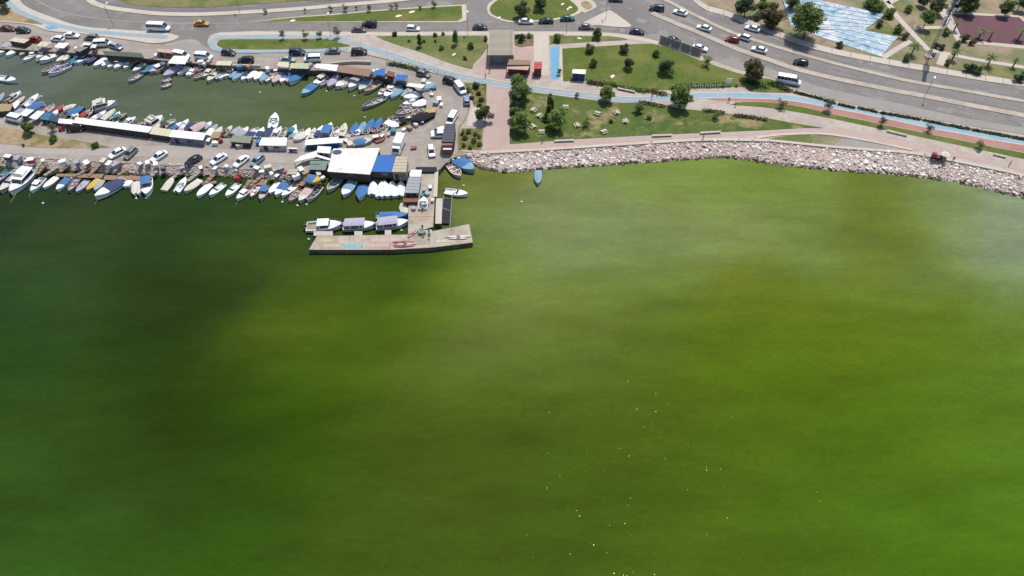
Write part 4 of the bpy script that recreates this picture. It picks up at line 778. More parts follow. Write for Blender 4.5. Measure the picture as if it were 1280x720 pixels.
for a in [('B0',45,300,-40,385,'mid','G','L'),('B0',205,285,90,370,'cabin','W','P'),('B0',120,320,40,380,'open','O','M'),('B0',250,335,140,410,'tarp','P','P'),('B0',388,320,250,420,'cons','W','W'),('B0',440,400,300,460,'tarp','W','B',2.8),('B0',540,410,470,470,'open','W','P'),('B0',640,420,530,490,'mid','R','R'),('B0',765,418,640,450,'tarp','C','C',1.8),('B0',720,450,610,520,'open','O','C'),('B0',845,448,690,500,'tarp','N','B',2.3),('B0',830,420,770,480,'open','O','R'),('B0',905,465,800,530,'mid','O','R'),('B0',950,440,870,520,'open','K','O'),('B0',1160,400,940,450,'yacht','W','C',2.8),('B0',1060,480,940,545,'mid','W','V'),('B0',1150,465,1030,555,'tarp','W','C'),('B0',1200,490,1120,560,'cons','W','W'),('B0',1265,505,1130,560,'awn','O','T'),
 ('B1',75,540,-30,600,'cabin','W','W'),('B1',205,560,105,600,'open','O','G'),('B1',345,540,205,630,'yacht','W','C',2.8),('B1',475,565,400,590,'open','W','C',1.6),('B1',420,600,330,650,'open','O','V'),('B1',535,595,430,655,'mid','W','B'),('B1',605,565,510,640,'cons','W','W'),('B1',650,600,560,660,'tarp','N','N'),('B1',690,590,620,640,'open','C','G'),('B1',775,600,650,665,'tarp','C','P',2.4),('B1',835,590,760,640,'mid','W','V'),('B1',895,615,800,690,'tarp','V','G'),('B1',940,640,860,720,'tarp','C','C'),('B1',1040,630,950,700,'cons','C','W'),('B1',1120,635,1040,705,'mid','G','V'),('B1',1200,640,1120,715,'mid','W','G'),('B1',1270,640,1190,720,'open','G','N'),
 ('B2',25,645,-20,730,'open','W','W'),('B2',75,645,20,730,'mid','W','N'),('B2',165,645,90,740,'tarp','W','N'),('B2',255,640,170,740,'cabin','W','W'),('B2',310,650,250,740,'open','P','C'),('B2',400,620,330,710,'awn','W','T'),('B2',470,665,410,750,'open','W','P'),('B2',540,655,480,750,'tarp','W','W',1.6),('B2',590,655,540,750,'cons','W','W',1.6),('B2',665,635,600,740,'mid','W','N'),('B2',755,615,690,740,'awnl','W','B',2.4),('B2',830,665,770,750,'cons','W','W'),('B2',895,610,850,720,'tarp','O','C'),
 ('B2',1010,600,960,690,'tarp','B','B'),('B2',1090,590,1040,670,'tarp','N','L'),('B2',1170,565,1110,660,'tarp','W','B'),('B2',1255,550,1200,640,'tarp','L','B'),('B2',1030,720,970,660,'cons','C','W',1.7),('B2',1110,705,1050,650,'open','C','P',1.7),('B2',1210,690,1150,635,'open','P','O',1.7),('B2',1290,655,1235,610,'open','C','O',1.7)]: boat(*a, place='on the basin south quay', group=G3)
for a in [(8,128,2,136,'open','G','P'),(24,127,14,137,'tarp','W','W'),(40,132,33,140,'cons','W','W'),(57,133,48,142,'open','P','R'),(72,139,64,147,'mid','W','G'),(85,141,76,149,'open','O','T'),(98,143,90,150,'cabin','W','C'),(112,141,103,150,'open','C','O'),(121,145,112,153,'mid','W','P'),(148,149,140,157,'open','G','W'),(163,149,155,158,'cons','W','W'),(172,153,165,160,'open','P','V'),(187,154,180,162,'open','W','O'),(199,153,193,163,'tarp','R','C'),(206,157,200,166,'open','G','P'),(231,157,224,166,'mid','W','P'),(249,158,243,167,'cons','C','C'),(267,160,260,169,'tarp','W','W'),(285,161,279,170,'open','P','G'),(303,161,297,171,'tarp','W','G'),(318,162,312,171,'mid','C','N'),(345,162,338,172,'cons','W','W'),(357,161,350,172,'open','W','D'),(371,163,364,173,'mid','W','L'),(394,162,388,172,'tarp','C','C'),(422,160,416,171,'open','W','O'),(433,158,427,168,'fish','W','C')]:
    boat(None, *a, place='on the basin south quay', group=G3)
for a in [(5,66,14,58,'fish','W','C'),(36,73,46,64,'cabin','W','W'),(47,77,56,68,'open','C','P'),(92,80,100,72,'fish','W','L'),(105,80,113,71,'open','T','O'),(156,84,163,76,'cons','W','W'),(196,91,205,82,'open','C','G'),(226,93,234,84,'tarp','W','W'),(237,95,244,86,'cabin','W','W'),(253,97,261,87,'open','P','C'),(275,99,282,89,'mid','W','C'),(288,98,294,90,'tarp','L','L'),(397,106,406,96,'cons','W','W'),(415,108,424,98,'open','V','C'),(428,110,437,100,'open','W','D')]:
    boat(None, *a, place='on the basin north quay', group=G2)
for a in [(484,112,494,103,'cons','W','L'),(491,116,500,107,'tarp','W','G'),(505,119,514,110,'open','W','G'),(515,121,524,113,'mid','W','L'),(500,134,514,130,'open','P','L'),(497,147,509,141,'open','G','P'),(486,154,494,148,'cons','C','C'),(478,157,473,165,'open','O','P'),(461,161,455,168,'open','C','R'),(449,163,444,170,'mid','W','B'),(439,164,433,172,'open','P','C')]:
    boat(None, *a, place='crowded at the basin east end', group=G4)
boat('C2',388,88,485,20,'tarp','W','C',2.2,place='on land between the two white canopies', z=1.5)
boat('C2',1150,90,980,115,'mid','C','B',2.2,place='on trestles by the harbour road', z=1.5)
boat('C2',1290,50,1190,85,'open','O','R',2.0,place='on land beside the basin corner', z=1.5)
boat('B3',390,260,490,200,'tarp','W','L',2.0,place='on land by the east canopy', z=1.5)
# ================================================================== SHEDS AND CANOPIES
SC = {'off white': (230, 226, 217), 'white': (230, 228, 222), 'cream': (232, 224, 196), 'beige': (206, 196, 172), 'peach': (226, 186, 166), 'grey': (176, 178, 182), 'green grey': (98, 108, 92), 'blue': (46, 116, 200), 'teal': (72, 130, 156), 'dark teal': (52, 92, 116), 'lilac': (186, 182, 206), 'tan': (186, 162, 122), 'brown': (164, 130, 106), 'dark grey': (84, 88, 96), 'sage': (132, 152, 140), 'yellow': (206, 176, 110), 'grey green': (150, 154, 138), 'rust': (150, 96, 72), 'dark': (104, 96, 90), 'lime': (206, 208, 166)}
RM = {k: M('roof_'+k.replace(' ', '_'), alb(*v), rough=.65, var=.07, scale=.8, rgb2=tuple(x*.85 for x in alb(*v)), scale2=.35, amt2=.6, lo2=.5, hi2=.68, rgb3=tuple(x*y for x, y in zip(alb(*v), (.74, .66, .58))), scale3=.55, lo3=.58, hi3=.74) for k, v in SC.items()}
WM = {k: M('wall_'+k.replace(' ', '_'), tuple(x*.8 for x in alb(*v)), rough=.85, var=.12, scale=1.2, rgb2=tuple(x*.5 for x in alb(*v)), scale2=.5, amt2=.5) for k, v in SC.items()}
m_brick = M('brickwork', alb(176, 130, 104), rough=.9, var=.2, scale=5, rgb2=alb(150, 104, 84), scale2=2)
def shed(c, quad, h, roof, wall, look, place, open_=False, z=LAND, ribs=True, name='shed', cat='shed', group=None, slope=0.0, inset=.18, extra=None):
    pq = [q(c, *p) if c else p for p in quad]
    w = [P(*p, z+h) for p in pq]; cc = sum(w, Vector())/4
    ar = sum(w[i].x*w[(i+1) % 4].y-w[(i+1) % 4].x*w[i].y for i in range(4))
    if ar < 0: w = w[::-1]
    o = thing(name, cat, look, place, (cc.x, cc.y, z), group=group)
    loc = [Vector((p.x-cc.x, p.y-cc.y)) for p in w]
    # order so that edge 0-1 is the long side
    if (loc[1]-loc[0]).length < (loc[2]-loc[1]).length: loc = loc[1:]+loc[:1]
    a, b, d, e = loc
    mb = MB(); t = .1
    hz = [h, h, h+slope, h+slope]
    mb.add([(*a, hz[0]-t), (*b, hz[1]-t), (*d, hz[2]-t), (*e, hz[3]-t), (*a, hz[0]), (*b, hz[1]), (*d, hz[2]), (*e, hz[3])], [(3, 2, 1, 0), (4, 5, 6, 7), (0, 1, 5, 4), (1, 2, 6, 5), (2, 3, 7, 6), (3, 0, 4, 7)])
    rf = link('roof', mb.mesh('roof', [RM[roof]]), o)
    Lg = (b-a).length; n = max(2, int(Lg/1.1))
    if ribs:
        rb = MB()
        for i in range(n+1):
            u = (i+.02)/(n+.04); p0 = a.lerp(b, u); p1 = e.lerp(d, u); s = (b-a).normalized()*.04
            p0i = p0.lerp(p1, .01); p1i = p1.lerp(p0, .01)
            z0, z1 = h+slope*.01, h+slope*.99
            rb.add([(*(p0i-s), z0-.02), (*(p0i+s), z0-.02), (*(p1i+s), z1-.02), (*(p1i-s), z1-.02), (*(p0i-s), z0+.05), (*(p0i+s), z0+.05), (*(p1i+s), z1+.05), (*(p1i-s), z1+.05)], [(4, 5, 6, 7), (0, 1, 5, 4), (1, 2, 6, 5), (2, 3, 7, 6), (3, 0, 4, 7)])
        link('seam', rb.mesh('seam', [RM[roof]]), rf)
    cen = (a+b+d+e)/4; ins = [p+(cen-p).normalized()*inset*1.4 for p in loc]
    if open_:
        for i in range(4):
            pm = MB(); pm.tube((*ins[i], 0), (*ins[i], h-t+slope*(i > 1)), .07, n=6); link('post', pm.mesh('post', [m_steel]), o)
    else:
        wl = MB(); vs = [(*p, 0) for p in ins]+[(*p, h-t-.005+slope*(i > 1)) for i, p in enumerate(ins)]
        wl.add(vs, [(0, 1, 5, 4), (1, 2, 6, 5), (2, 3, 7, 6), (3, 0, 4, 7)])
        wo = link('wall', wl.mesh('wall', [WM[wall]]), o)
        # door and window on the side that faces the camera
        best = min(range(4), key=lambda i: (ins[i]+ins[(i+1) % 4]).y)
        p, r_ = ins[best], ins[(best+1) % 4]; dr = (r_-p); ln = dr.length; dr.normalize(); nr = Vector((dr.y, -dr.x))
        if nr.y > 0: nr = -nr
        dh = min(2.05, h-.3)
        def panel(nm, u0, u1, z0, z1, mat):
            m_ = MB(); A = p+dr*(u0*ln)+nr*.04; B = p+dr*(u1*ln)+nr*.04
            A2, B2 = A-nr*.06, B-nr*.06
            m_.add([(*A, z0), (*B, z0), (*B, z1), (*A, z1), (*A2, z0), (*B2, z0), (*B2, z1), (*A2, z1)], [(0, 1, 2, 3), (4, 7, 6, 5), (0, 4, 5, 1), (3, 2, 6, 7), (0, 3, 7, 4), (1, 5, 6, 2)])
            link(nm, m_.mesh(nm, [mat]), wo)
        k = max(1, int(ln/6))
        for i in range(k):
            panel('door', (i+.12)/k, (i+.12)/k+min(1.0, ln*.3)/ln, 0.02, dh, WM['dark'])
            panel('window', (i+.5)/k, (i+.5)/k+min(1.5, ln*.3/k*1.2)/ln, dh*.5, dh*.9, m_glass)
    return o, cc, loc
SP = 'sheds and canopies on the harbour quays'
N_ = 'on the basin north quay'; S_ = 'on the basin south quay'
def S(c, quad, h, *a, **k): k.setdefault('group', SP); return shed(c, quad, h*.68, *a, **k)
S('A0', [(85,405),(150,375),(300,395),(240,432)], 2.4, 'cream', 'rust', 'cream flat roofed hut with rust brown walls', N_)
S('A0', [(365,462),(410,415),(525,422),(455,468)], 2.3, 'cream', 'grey', 'cream canopy hut', N_, open_=True)
S('A0', [(540,472),(590,425),(692,435),(640,482)], 2.3, 'white', 'tan', 'white canopy', N_, open_=True)
S('A0', [(735,505),(785,462),(885,472),(800,518)], 2.3, 'grey green', 'dark', 'grey green flat roofed hut', N_)
S('A0', [(822,448),(840,425),(912,430),(898,452)], 2.4, 'white', 'grey', 'small white boxy hut', N_)
S('A0', [(900,472),(930,442),(972,448),(948,480)], 2.4, 'white', 'tan', 'tiny white roofed kiosk', N_)
S(None, [(131,69),(128,63.5),(176,66),(180,72)], 2.6, 'green grey', 'dark', 'long dark green roofed shed', N_)
S('A1', [(280,515),(300,485),(445,498),(460,535)], 2.6, 'peach', 'peach', 'peach roofed hut', N_)
S('A1', [(395,632),(460,558),(618,560),(570,642)], 2.5, 'white', 'dark', 'broad white flat roof', N_, open_=True)
S('A1', [(875,650),(895,608),(1042,612),(1028,655)], 2.4, 'cream', 'tan', 'cream roofed hut', N_)
S('A2', [(212,662),(225,615),(332,620),(325,675)], 2.5, 'cream', 'dark', 'pale cream hut over dark opening', N_, open_=True)
S('A2', [(340,682),(350,630),(525,632),(522,688)], 2.4, 'lime', 'dark', 'pale yellow green roofed hut', N_)
S(None, [(392.5,84),(396,79.5),(423,81),(420.5,89)], 2.5, 'white', 'grey', 'long dirty white flat roof', N_, open_=True)
S(None, [(421,89.5),(424,81.5),(466,87),(461,96)], 2.5, 'brown', 'dark', 'long brownish flat roof', N_, open_=True)
S('B2', [(1150,100),(1200,60),(1290,40),(1290,120)], 2.2, 'blue', 'dark', 'blue tarpaulin canopy', N_, open_=True, ribs=False)
S('B3', [(100,150),(130,102),(240,112),(210,170)], 2.3, 'blue', 'dark', 'bright blue tarpaulin canopy', 'at the east end of the basin', open_=True, ribs=False)
S('B3', [(20,110),(40,70),(110,85),(90,130)], 2.2, 'rust', 'dark', 'small reddish hut', 'at the east end of the basin')
S('B3', [(220,218),(250,190),(412,206),(385,242)], 2.4, 'white', 'dark', 'whitish grey canopy', 'at the east end of the basin', open_=True)
S('B3', [(390,495),(420,455),(525,430),(515,480)], 2.1, 'yellow', 'rust', 'low ochre roofed hut', 'at the east end of the basin')
S('B0', [(-90,480),(-60,400),(130,400),(100,468)], 2.5, 'tan', 'dark', 'tan flat roofed shed', S_)
S('B0', [(120,492),(195,440),(258,448),(190,512)], 2.3, 'lilac', 'grey', 'lilac grey canopy', S_, open_=True)
S('B0', [(182,512),(262,446),(342,460),(262,522)], 2.4, 'white', 'grey', 'white roofed hut', S_)
S('B0', [(290,535),(372,468),(452,475),(362,557)], 2.4, 'white', 'tan', 'white canopy between lilac and teal roofs', S_, open_=True)
S('B0', [(395,552),(460,480),(522,490),(480,562)], 2.4, 'teal', 'dark', 'teal roofed hut', S_)
S('B0', [(482,564),(524,491),(602,540),(572,580)], 2.3, 'dark teal', 'dark', 'dark teal roofed hut', S_)
S('B0', [(578,590),(592,545),(734,556),(722,602)], 2.4, 'white', 'rust', 'small white roof', 'at the west end of the long white roof', open_=True)
S(None, [(91.5,154.5),(95,146.5),(191,158.5),(186,167)], 2.6, 'white', 'dark', 'very long white flat roof', S_, slope=.3)
S(None, [(186.5,167.2),(191.5,158.7),(215,162),(210.5,170.5)], 2.6, 'cream', 'dark', 'cream section of roof', 'between the two long white roofs')
S(None, [(211,171.5),(215.5,162.2),(258,166.2),(254,176)], 2.7, 'white', 'lilac', 'white roof with lilac grey wall', S_, slope=.2)
S('C1', [(818,55),(850,0),(932,0),(905,62)], 2.2, 'tan', 'tan', 'tan canopy', S_, open_=True)
S('C1', [(1015,97),(1048,35),(1245,40),(1222,112)], 2.4, 'grey green', 'dark', 'grey green flat roofed shed', S_)
S('C2', [(28,133),(60,55),(312,55),(302,137)], 2.6, 'white', 'white', 'clean white roofed tent with white walls', 'beside the mole road')
S('C2', [(310,165),(322,155),(412,158),(418,168)], 1.8, 'white', 'white', 'low white cabin', 'next to the clean white tent')
S('C2', [(488,132),(498,78),(828,45),(826,108)], 2.6, 'white', 'blue', 'long narrow white roof over a blue wall', 'beside the basin corner')
S('C2', [(375,300),(448,240),(622,180),(602,250)], 2.5, 'white', 'grey', 'angled white canopy', 'left of the largest white roof', open_=True)
S('C2', [(608,202),(618,140),(752,148),(740,215)], 2.9, 'white', 'white', 'small square white roof', 'at the corner of the largest white roof')
S('C2', [(608,248),(612,226),(745,265),(742,285)], 2.8, 'white', 'white', 'narrow white beam roof', 'left of the largest white roof', open_=True)
S('C2', [(525,375),(545,285),(722,290),(695,380)], 2.3, 'sage', 'dark', 'sage green flat roofed hut', 'left of the largest white roof')
S('C2', [(300,420),(340,370),(430,365),(400,425)], 2.0, 'beige', 'brown', 'beige roofed hut with brown wall', 'on the bank left of the sheds')
o, cc, loc = S('C2', [(715,395),(775,165),(1240,160),(1140,425)], 3.2, 'off white', 'dark', 'largest white roofed shed with a blue oval emblem', 'at the root of the pier')
mb = MB(); n = 20
e0 = P(*q('C2', 812, 200), LAND+2.27); mb.add([(e0.x-cc.x+1.15*math.cos(6.283*k/n), e0.y-cc.y+.85*math.sin(6.283*k/n), 2.27+.02) for k in range(n)]+[(e0.x-cc.x+1.15*math.cos(6.283*k/n), e0.y-cc.y+.85*math.sin(6.283*k/n), 2.15) for k in range(n)], [tuple(range(n))]+[(k, n+k, n+(k+1) % n, (k+1) % n) for k in range(n)]); link('emblem', mb.mesh('emblem', [BM['N']]), o)
S('C2', [(1142,395),(1200,230),(1390,228),(1362,402)], 3.1, 'blue', 'dark', 'bright blue roofed shed', 'between the white roof and the beige block', ribs=False)
S('C3', [(78,398),(118,240),(240,242),(222,402)], 4.2, 'beige', 'beige', 'tall beige block', 'beside the bright blue roof', name='building', cat='building')
S('C3', [(258,445),(270,378),(378,378),(368,447)], 3.0, 'white', 'white', 'white roofed box', 'at the head of the pier')
S('C3', [(202,608),(250,448),(370,450),(345,610)], 2.8, 'grey', 'grey', 'long grey metal roofed shed', 'on the pier')
S('C3', [(190,700),(195,650),(345,650),(340,700)], 1.0, 'rust', 'rust', 'low rusty lean-to', 'in front of the grey shed on the pier')
o, cc, loc = shed(None, [(551.5,177.5),(556,155),(569.5,155),(567,177.5)], 3.2, 'dark grey', 'dark', 'dark grey roofed cafe block with brick front', 'by the planted bed', name='building', cat='building')
b1 = P(551.8,177.8,LAND+3.0); b2 = P(566.6,177.8,LAND+3.0)
mb = MB(); mb.box(((b1.x+b2.x)/2-cc.x, b1.y-cc.y-.5, 1.45), (b2.x-b1.x-.3, .9, 2.9)); link('brick_front', mb.mesh('brick_front', [m_brick]), o)
mb = MB(); mb.box(((b1.x+b2.x)/2-cc.x, b1.y-cc.y-1.3, 2.1), (b2.x-b1.x-.8, .9, .08)); link('door_canopy', mb.mesh('door_canopy', [RM['white']]), o)
# red lettering board on the sage hut
p = P(*q('C2', 590, 287), LAND+2.35)
o = thing('sign_board', 'sign', 'small red lettered board', 'lying along the sage green roof edge', (p.x, p.y, LAND+2.33))
mb = MB(); mb.box((0, 0, .2), (2.6, .06, .5)); link('board', mb.mesh('board', [BM['W']]), o)
lt = MB()
for i in range(7): lt.box((-1.05+i*.35, -.05, .2), (.22, .03, .34))
link('lettering', lt.mesh('lettering', [BM['R']]), o)

# plaza buildings
def plaza():
    o, cc, loc = shed(None, [(609.5,69),(612,38),(641,38),(642.5,69)], 3.6, 'beige', 'dark', 'large beige slatted shelter roof', 'at the head of the pink path', z=PZ, open_=True, name='shelter', cat='shelter', ribs=False)
    x0 = min(p.x for p in loc); x1 = max(p.x for p in loc); y0 = min(p.y for p in loc); y1 = max(p.y for p in loc)
    n = 22; me = None
    for k in range(n):
        if me is None:
            mb = MB(); mb.box((0, 0, 0), (x1-x0-.5, (y1-y0)/n*.62, .12)); me = mb.mesh('slat', [RM['beige']])
        link('slat', me, o, ((x0+x1)/2, y0+(k+.5)*(y1-y0)/n, 3.665))
    mb = MB(); mb.box(((x0+x1)/2, y0+1.6, 1.6), (x1-x0-1.2, .25, 3.2)); link('back_wall', mb.mesh('back_wall', [RM['grey']]), o)
    for xx in (x0+.35, x1-.35):
        mb = MB(); mb.box((xx, y0+.6, 1.7), (.5, 1.0, 3.4)); link('pillar', mb.mesh('pillar', [WM['beige']]), o)
    o, cc, loc = shed(None, [(634,81),(636.5,74),(664,75.5),(663,81)], 3.2, 'brown', 'rust', 'brown timber kiosk with stepped peach awning', 'beside the slatted shelter', z=PZ, name='kiosk', cat='kiosk')
    a = P(633,86,PZ+2.5); b = P(660,87.5,PZ+2.5); c_ = P(662,82.2,PZ+2.9); d = P(634.5,81.5,PZ+2.9)
    mb = MB(); v = [(p.x-cc.x, p.y-cc.y, p.z-PZ) for p in (a, b, c_, d)]; mb.add(v+[(x, y, z-.12) for x, y, z in v], [(0, 1, 2, 3), (7, 6, 5, 4), (0, 4, 5, 1), (1, 5, 6, 2), (2, 6, 7, 3), (3, 7, 4, 0)]); link('awning', mb.mesh('awning', [RM['peach']]), o)
    for p in (a, b):
        mb = MB(); mb.tube((p.x-cc.x, p.y-cc.y+.1, 0), (p.x-cc.x, p.y-cc.y+.1, 2.4), .08); link('post', mb.mesh('post', [m_wood]), o)
    o, cc, loc = shed(None, [(667,86),(668,77.5),(677.5,77.5),(677.5,86)], 2.7, 'rust', 'rust', 'small red kiosk with red roof', 'at the foot of the tiled path', z=PZ, name='kiosk', cat='kiosk')
    for ch in o.children:
        if ch.name.startswith('roof'):
            ch.data.materials[0] = M('kiosk_red', alb(214, 84, 80), rough=.6, var=.1)
        if ch.name.startswith('wall'): ch.data.materials[0] = M('kiosk_red_dark', alb(176, 76, 82), rough=.7, var=.1)
    o, cc, loc = shed(None, [(715,91.5),(716,86.5),(732.5,87),(732,92.5)], 2.4, 'white', 'blue', 'small blue stall with white roof', 'on the upper lawn edge', z=PZ, name='stall', cat='stall')
plaza()

# dark panel screen between the lower carriageway and the lawn
def screen():
    pts = [(824.5,53), (837.5,58), (850,62), (862.5,66.5), (875,70.5)]
    w = [P(*p, LAND+.1) for p in pts]; c = w[2]
    o = thing('panel_screen', 'fence', 'dark grey screen of four panels between pale posts', 'at the road edge above the lawn', (c.x, c.y, LAND+.1))
    mp_ = M('screen_panel', alb(176, 166, 162), rough=.8, var=.15, scale=1.5, spec=.1)
    for i in range(4):
        a, b = w[i]-c, w[i+1]-c; d = (b-a); L = d.length; rz = math.atan2(d.y, d.x)
        mb = MB(); mb.box((0, 0, 1.25), (L-.5, .12, 2.3)); link('panel', mb.mesh('panel', [mp_]), o, tuple(((a+b)/2)), rz)
    for p in w:
        mb = MB(); mb.box((0, 0, 1.25), (.28, .28, 2.5)); link('post', mb.mesh('post', [m_kerb]), o, tuple(p-c))
screen()

# telecom mast by the park
def mast():
    p = P(1160, 71.5, LAND); o = thing('telecom_mast', 'mast', 'tall grey lattice telecom mast with antenna drums', 'in the park beside the upper highway pavement', (p.x, p.y, LAND))
    mm = M('galvanised', alb(168, 172, 176), rough=.55, var=.12, scale=2, metallic=.2)
    Hm = 30; n = 20; legs = [[], [], []]
    for k in range(3):
        mb = MB(); a = 2*math.pi*k/3+.4; rr = lambda z: .42-.12*z/Hm
        mb.tube((rr(0)*math.cos(a), rr(0)*math.sin(a), 0), (rr(Hm)*math.cos(a), rr(Hm)*math.sin(a), Hm), .07, .06, n=6); link('leg', mb.mesh('leg', [mm]), o)
    mb = MB()
    for i in range(n):
        z0, z1 = Hm*i/n, Hm*(i+1)/n
        for k in range(3):
            a, b = 2*math.pi*k/3+.4, 2*math.pi*((k+1) % 3)/3+.4; rr = lambda z: .42-.12*z/Hm
            if i % 2: a, b = b, a
            mb.tube((rr(z0)*math.cos(a), rr(z0)*math.sin(a), z0), (rr(z1)*math.cos(b), rr(z1)*math.sin(b), z1), .05, n=4, cap=False)
    br = link('bracing', mb.mesh('bracing', [mm]), o)
    for z in (10.5, 13.5, 16.5):
        mb = MB(); mb.tube((0, 0, z), (0, 0, z+.12), .85, n=10); link('platform', mb.mesh('platform', [mm]), o)
        for k in range(4):
            a = k*1.57+z; mb = MB(); mb.box((.75*math.cos(a), .75*math.sin(a), z+1.0), (.3, .3, 1.7), rz=a); link('antenna_panel', mb.mesh('antenna_panel', [BM['W'] if k % 2 else BM['D']]), o)
    for z, a in ((12.4, 3.6), (15, 5.2), (18.5, 4.2)):
        mb = MB(); d = Vector((math.cos(a), math.sin(a), 0)); mb.tube(d*.5+Vector((0, 0, z)), d*.8+Vector((0, 0, z)), .45, .5, n=12); link('antenna_drum', mb.mesh('antenna_drum', [BM['W']]), o)
    mb = MB(); mb.tube((0, 0, 18), (0, 0, 30), .55, .5, n=10); link('antenna_shroud', mb.mesh('antenna_shroud', [mm]), o)
    mb = MB(); mb.box((0, 0, .15), (1.6, 1.6, .4)); link('footing', mb.mesh('footing', [m_kerb]), o)
    mb = MB(); mb.box((1.6, .6, .6), (1.0, .6, 1.2)); link('equipment_cabinet', mb.mesh('equipment_cabinet', [BM['L']]), o)
mast()

# ================================================================== VEHICLES
CC = {'white': (232, 232, 232), 'red': (178, 40, 42), 'dark red': (120, 40, 44), 'black': (40, 42, 46), 'navy blue': (50, 62, 84), 'grey': (140, 140, 142), 'silver': (190, 194, 200), 'dark grey': (76, 80, 84), 'green': (30, 104, 72), 'yellow': (236, 172, 40), 'teal black': (48, 72, 74), 'reddish brown': (132, 100, 96), 'silver blue': (160, 178, 198)}
PM = {k: M('car_paint_'+k.replace(' ', '_'), alb(*v), rough=.25, var=.03, spec=.6) for k, v in CC.items()}
m_head = M('headlamp', (.7, .7, .68), rough=.15); m_tail = M('tail_lamp', (.35, .02, .02), rough=.2); m_bump = M('bumper_plastic', (.03, .03, .03), rough=.6); m_rim = M('wheel_rim', (.45, .45, .47), rough=.3, metallic=.6)
def mk_body(prof, W):
    mb = MB(); secs = []
    for x, z0, z1, k in prof:
        w = W/2*k; secs.append([(x, -w*.9, z0), (x, -w, z0+.12), (x, -w, z1-.14), (x, -w*.93, z1-.03), (x, -w*.75, z1), (x, w*.75, z1), (x, w*.93, z1-.03), (x, w, z1-.14), (x, w, z0+.12), (x, w*.9, z0)])
    mb.loft(secs, closed=True); return mb.mesh('body', [PM['white']], True)
def frust(name, x0, x1, w0, z0, x2, x3, w1, z1, mat):
    mb = MB(); mb.add([(x0, -w0, z0), (x1, -w0*.96, z0), (x1, w0*.96, z0), (x0, w0, z0), (x2, -w1, z1), (x3, -w1*.97, z1), (x3, w1*.97, z1), (x2, w1, z1)], [(4, 5, 6, 7), (0, 1, 5, 4), (1, 2, 6, 5), (2, 3, 7, 6), (3, 0, 4, 7)]); return mb.mesh(name, [mat])
def roofp(x2, x3, w1, z1, th=.05):
    mb = MB(); secs = []
    for x, k, dz in ((x2-.04, .96, -.03), (x2+.25, 1, .02), ((x2+x3)/2, 1.01, .045), (x3-.2, .99, .02), (x3+.05, .94, -.03)):
        w = (w1+.05)*k; secs.append([(x, -w, z1+dz-.04), (x, -w*.8, z1+dz+th), (x, 0, z1+dz+th+.02), (x, w*.8, z1+dz+th), (x, w, z1+dz-.04)])
    mb.loft(secs, closed=True); return mb.mesh('roof', [PM['white']], True)
def pillars(x0, x1, w0, z0, x2, x3, w1, z1, mids):
    mb = MB()
    for s in (-1, 1):
        for (xa, wa), (xb, wb) in (((x0, w0), (x2, w1)), ((x1, w0*.96), (x3, w1*.97))): mb.tube((xa, s*wa, z0), (xb, s*wb, z1), .045, n=4)
        for t in mids: mb.tube((x0+(x1-x0)*t, s*w0*.99, z0), (x2+(x3-x2)*t, s*w1, z1), .04, n=4)
    return mb.mesh('window_pillar', [PM['white']])
def mk_wheel(r):
    t = MB(); t.tube((0, -.11, 0), (0, .11, 0), r, n=12); m_ = MB(); m_.tube((0, -.118, 0), (0, .118, 0), r*.62, n=10); return t.mesh('wheel', [m_tyre]), m_.mesh('rim', [m_rim])
WH = mk_wheel(.32); WHB = mk_wheel(.38)
def lampm(x, y, z, nm, mat, d=(.06, .34, .16)):
    mb = MB(); mb.box((x, y, z), d); return mb.mesh(nm, [mat])
def vt(L, W, prof, gh, rf, mids, wb, wr, hl):
    return dict(body=mk_body(prof, W), glass=frust('window_glass', *gh, m_glass), roof=roofp(*rf), pil=pillars(*gh, mids), wb=wb, wr=wr, W=W, lamps=[lampm(L/2-.02, s*W*.36, hl, 'headlight', m_head) for s in (-1, 1)]+[lampm(-L/2+.02, s*W*.38, hl+.12, 'tail_light', m_tail, (.06, .26, .2)) for s in (-1, 1)])
VT = {}
VT['sedan'] = vt(4.5, 1.78, [(-2.25, .32, .78, .86), (-2.1, .24, .92, .96), (-1.4, .22, .94, 1), (0, .22, .9, 1), (1.0, .22, .88, 1), (1.8, .24, .78, .97), (2.15, .28, .66, .88), (2.25, .34, .58, .8)], (-1.75, 1.15, .8, .87, -1.15, .3, .62, 1.4), (-1.15, .3, .62, 1.4), (.48,), (-1.35, 1.38), .32, .62)
VT['hatch'] = vt(4.1, 1.76, [(-2.05, .32, .8, .88), (-1.95, .24, .94, .96), (-1.2, .22, .95, 1), (0, .22, .92, 1), (.95, .22, .9, 1), (1.65, .24, .8, .97), (1.95, .28, .68, .88), (2.05, .34, .6, .8)], (-1.95, 1.15, .8, .9, -1.6, .35, .64, 1.46), (-1.6, .35, .64, 1.46), (.36, .66), (-1.25, 1.28), .32, .64)
VT['suv'] = vt(4.6, 1.9, [(-2.3, .4, .95, .9), (-2.2, .32, 1.08, .97), (-1.2, .3, 1.1, 1), (0, .3, 1.06, 1), (1.1, .3, 1.04, 1), (1.9, .32, .96, .97), (2.2, .36, .84, .9), (2.3, .42, .7, .84)], (-2.2, 1.3, .86, 1.04, -1.95, .5, .72, 1.68), (-1.95, .5, .72, 1.68), (.34, .64), (-1.4, 1.42), .38, .8)
VT['van'] = vt(4.9, 1.95, [(-2.45, .4, 1.2, .95), (-2.4, .3, 1.35, .99), (-1, .28, 1.36, 1), (.8, .28, 1.3, 1), (1.5, .28, 1.15, 1), (2.1, .32, .95, .95), (2.4, .36, .8, .88), (2.45, .42, .7, .84)], (-2.4, 1.75, .93, 1.25, -2.3, 1.0, .85, 1.9), (-2.3, 1.0, .85, 1.9), (.3, .62), (-1.5, 1.5), .36, .78)
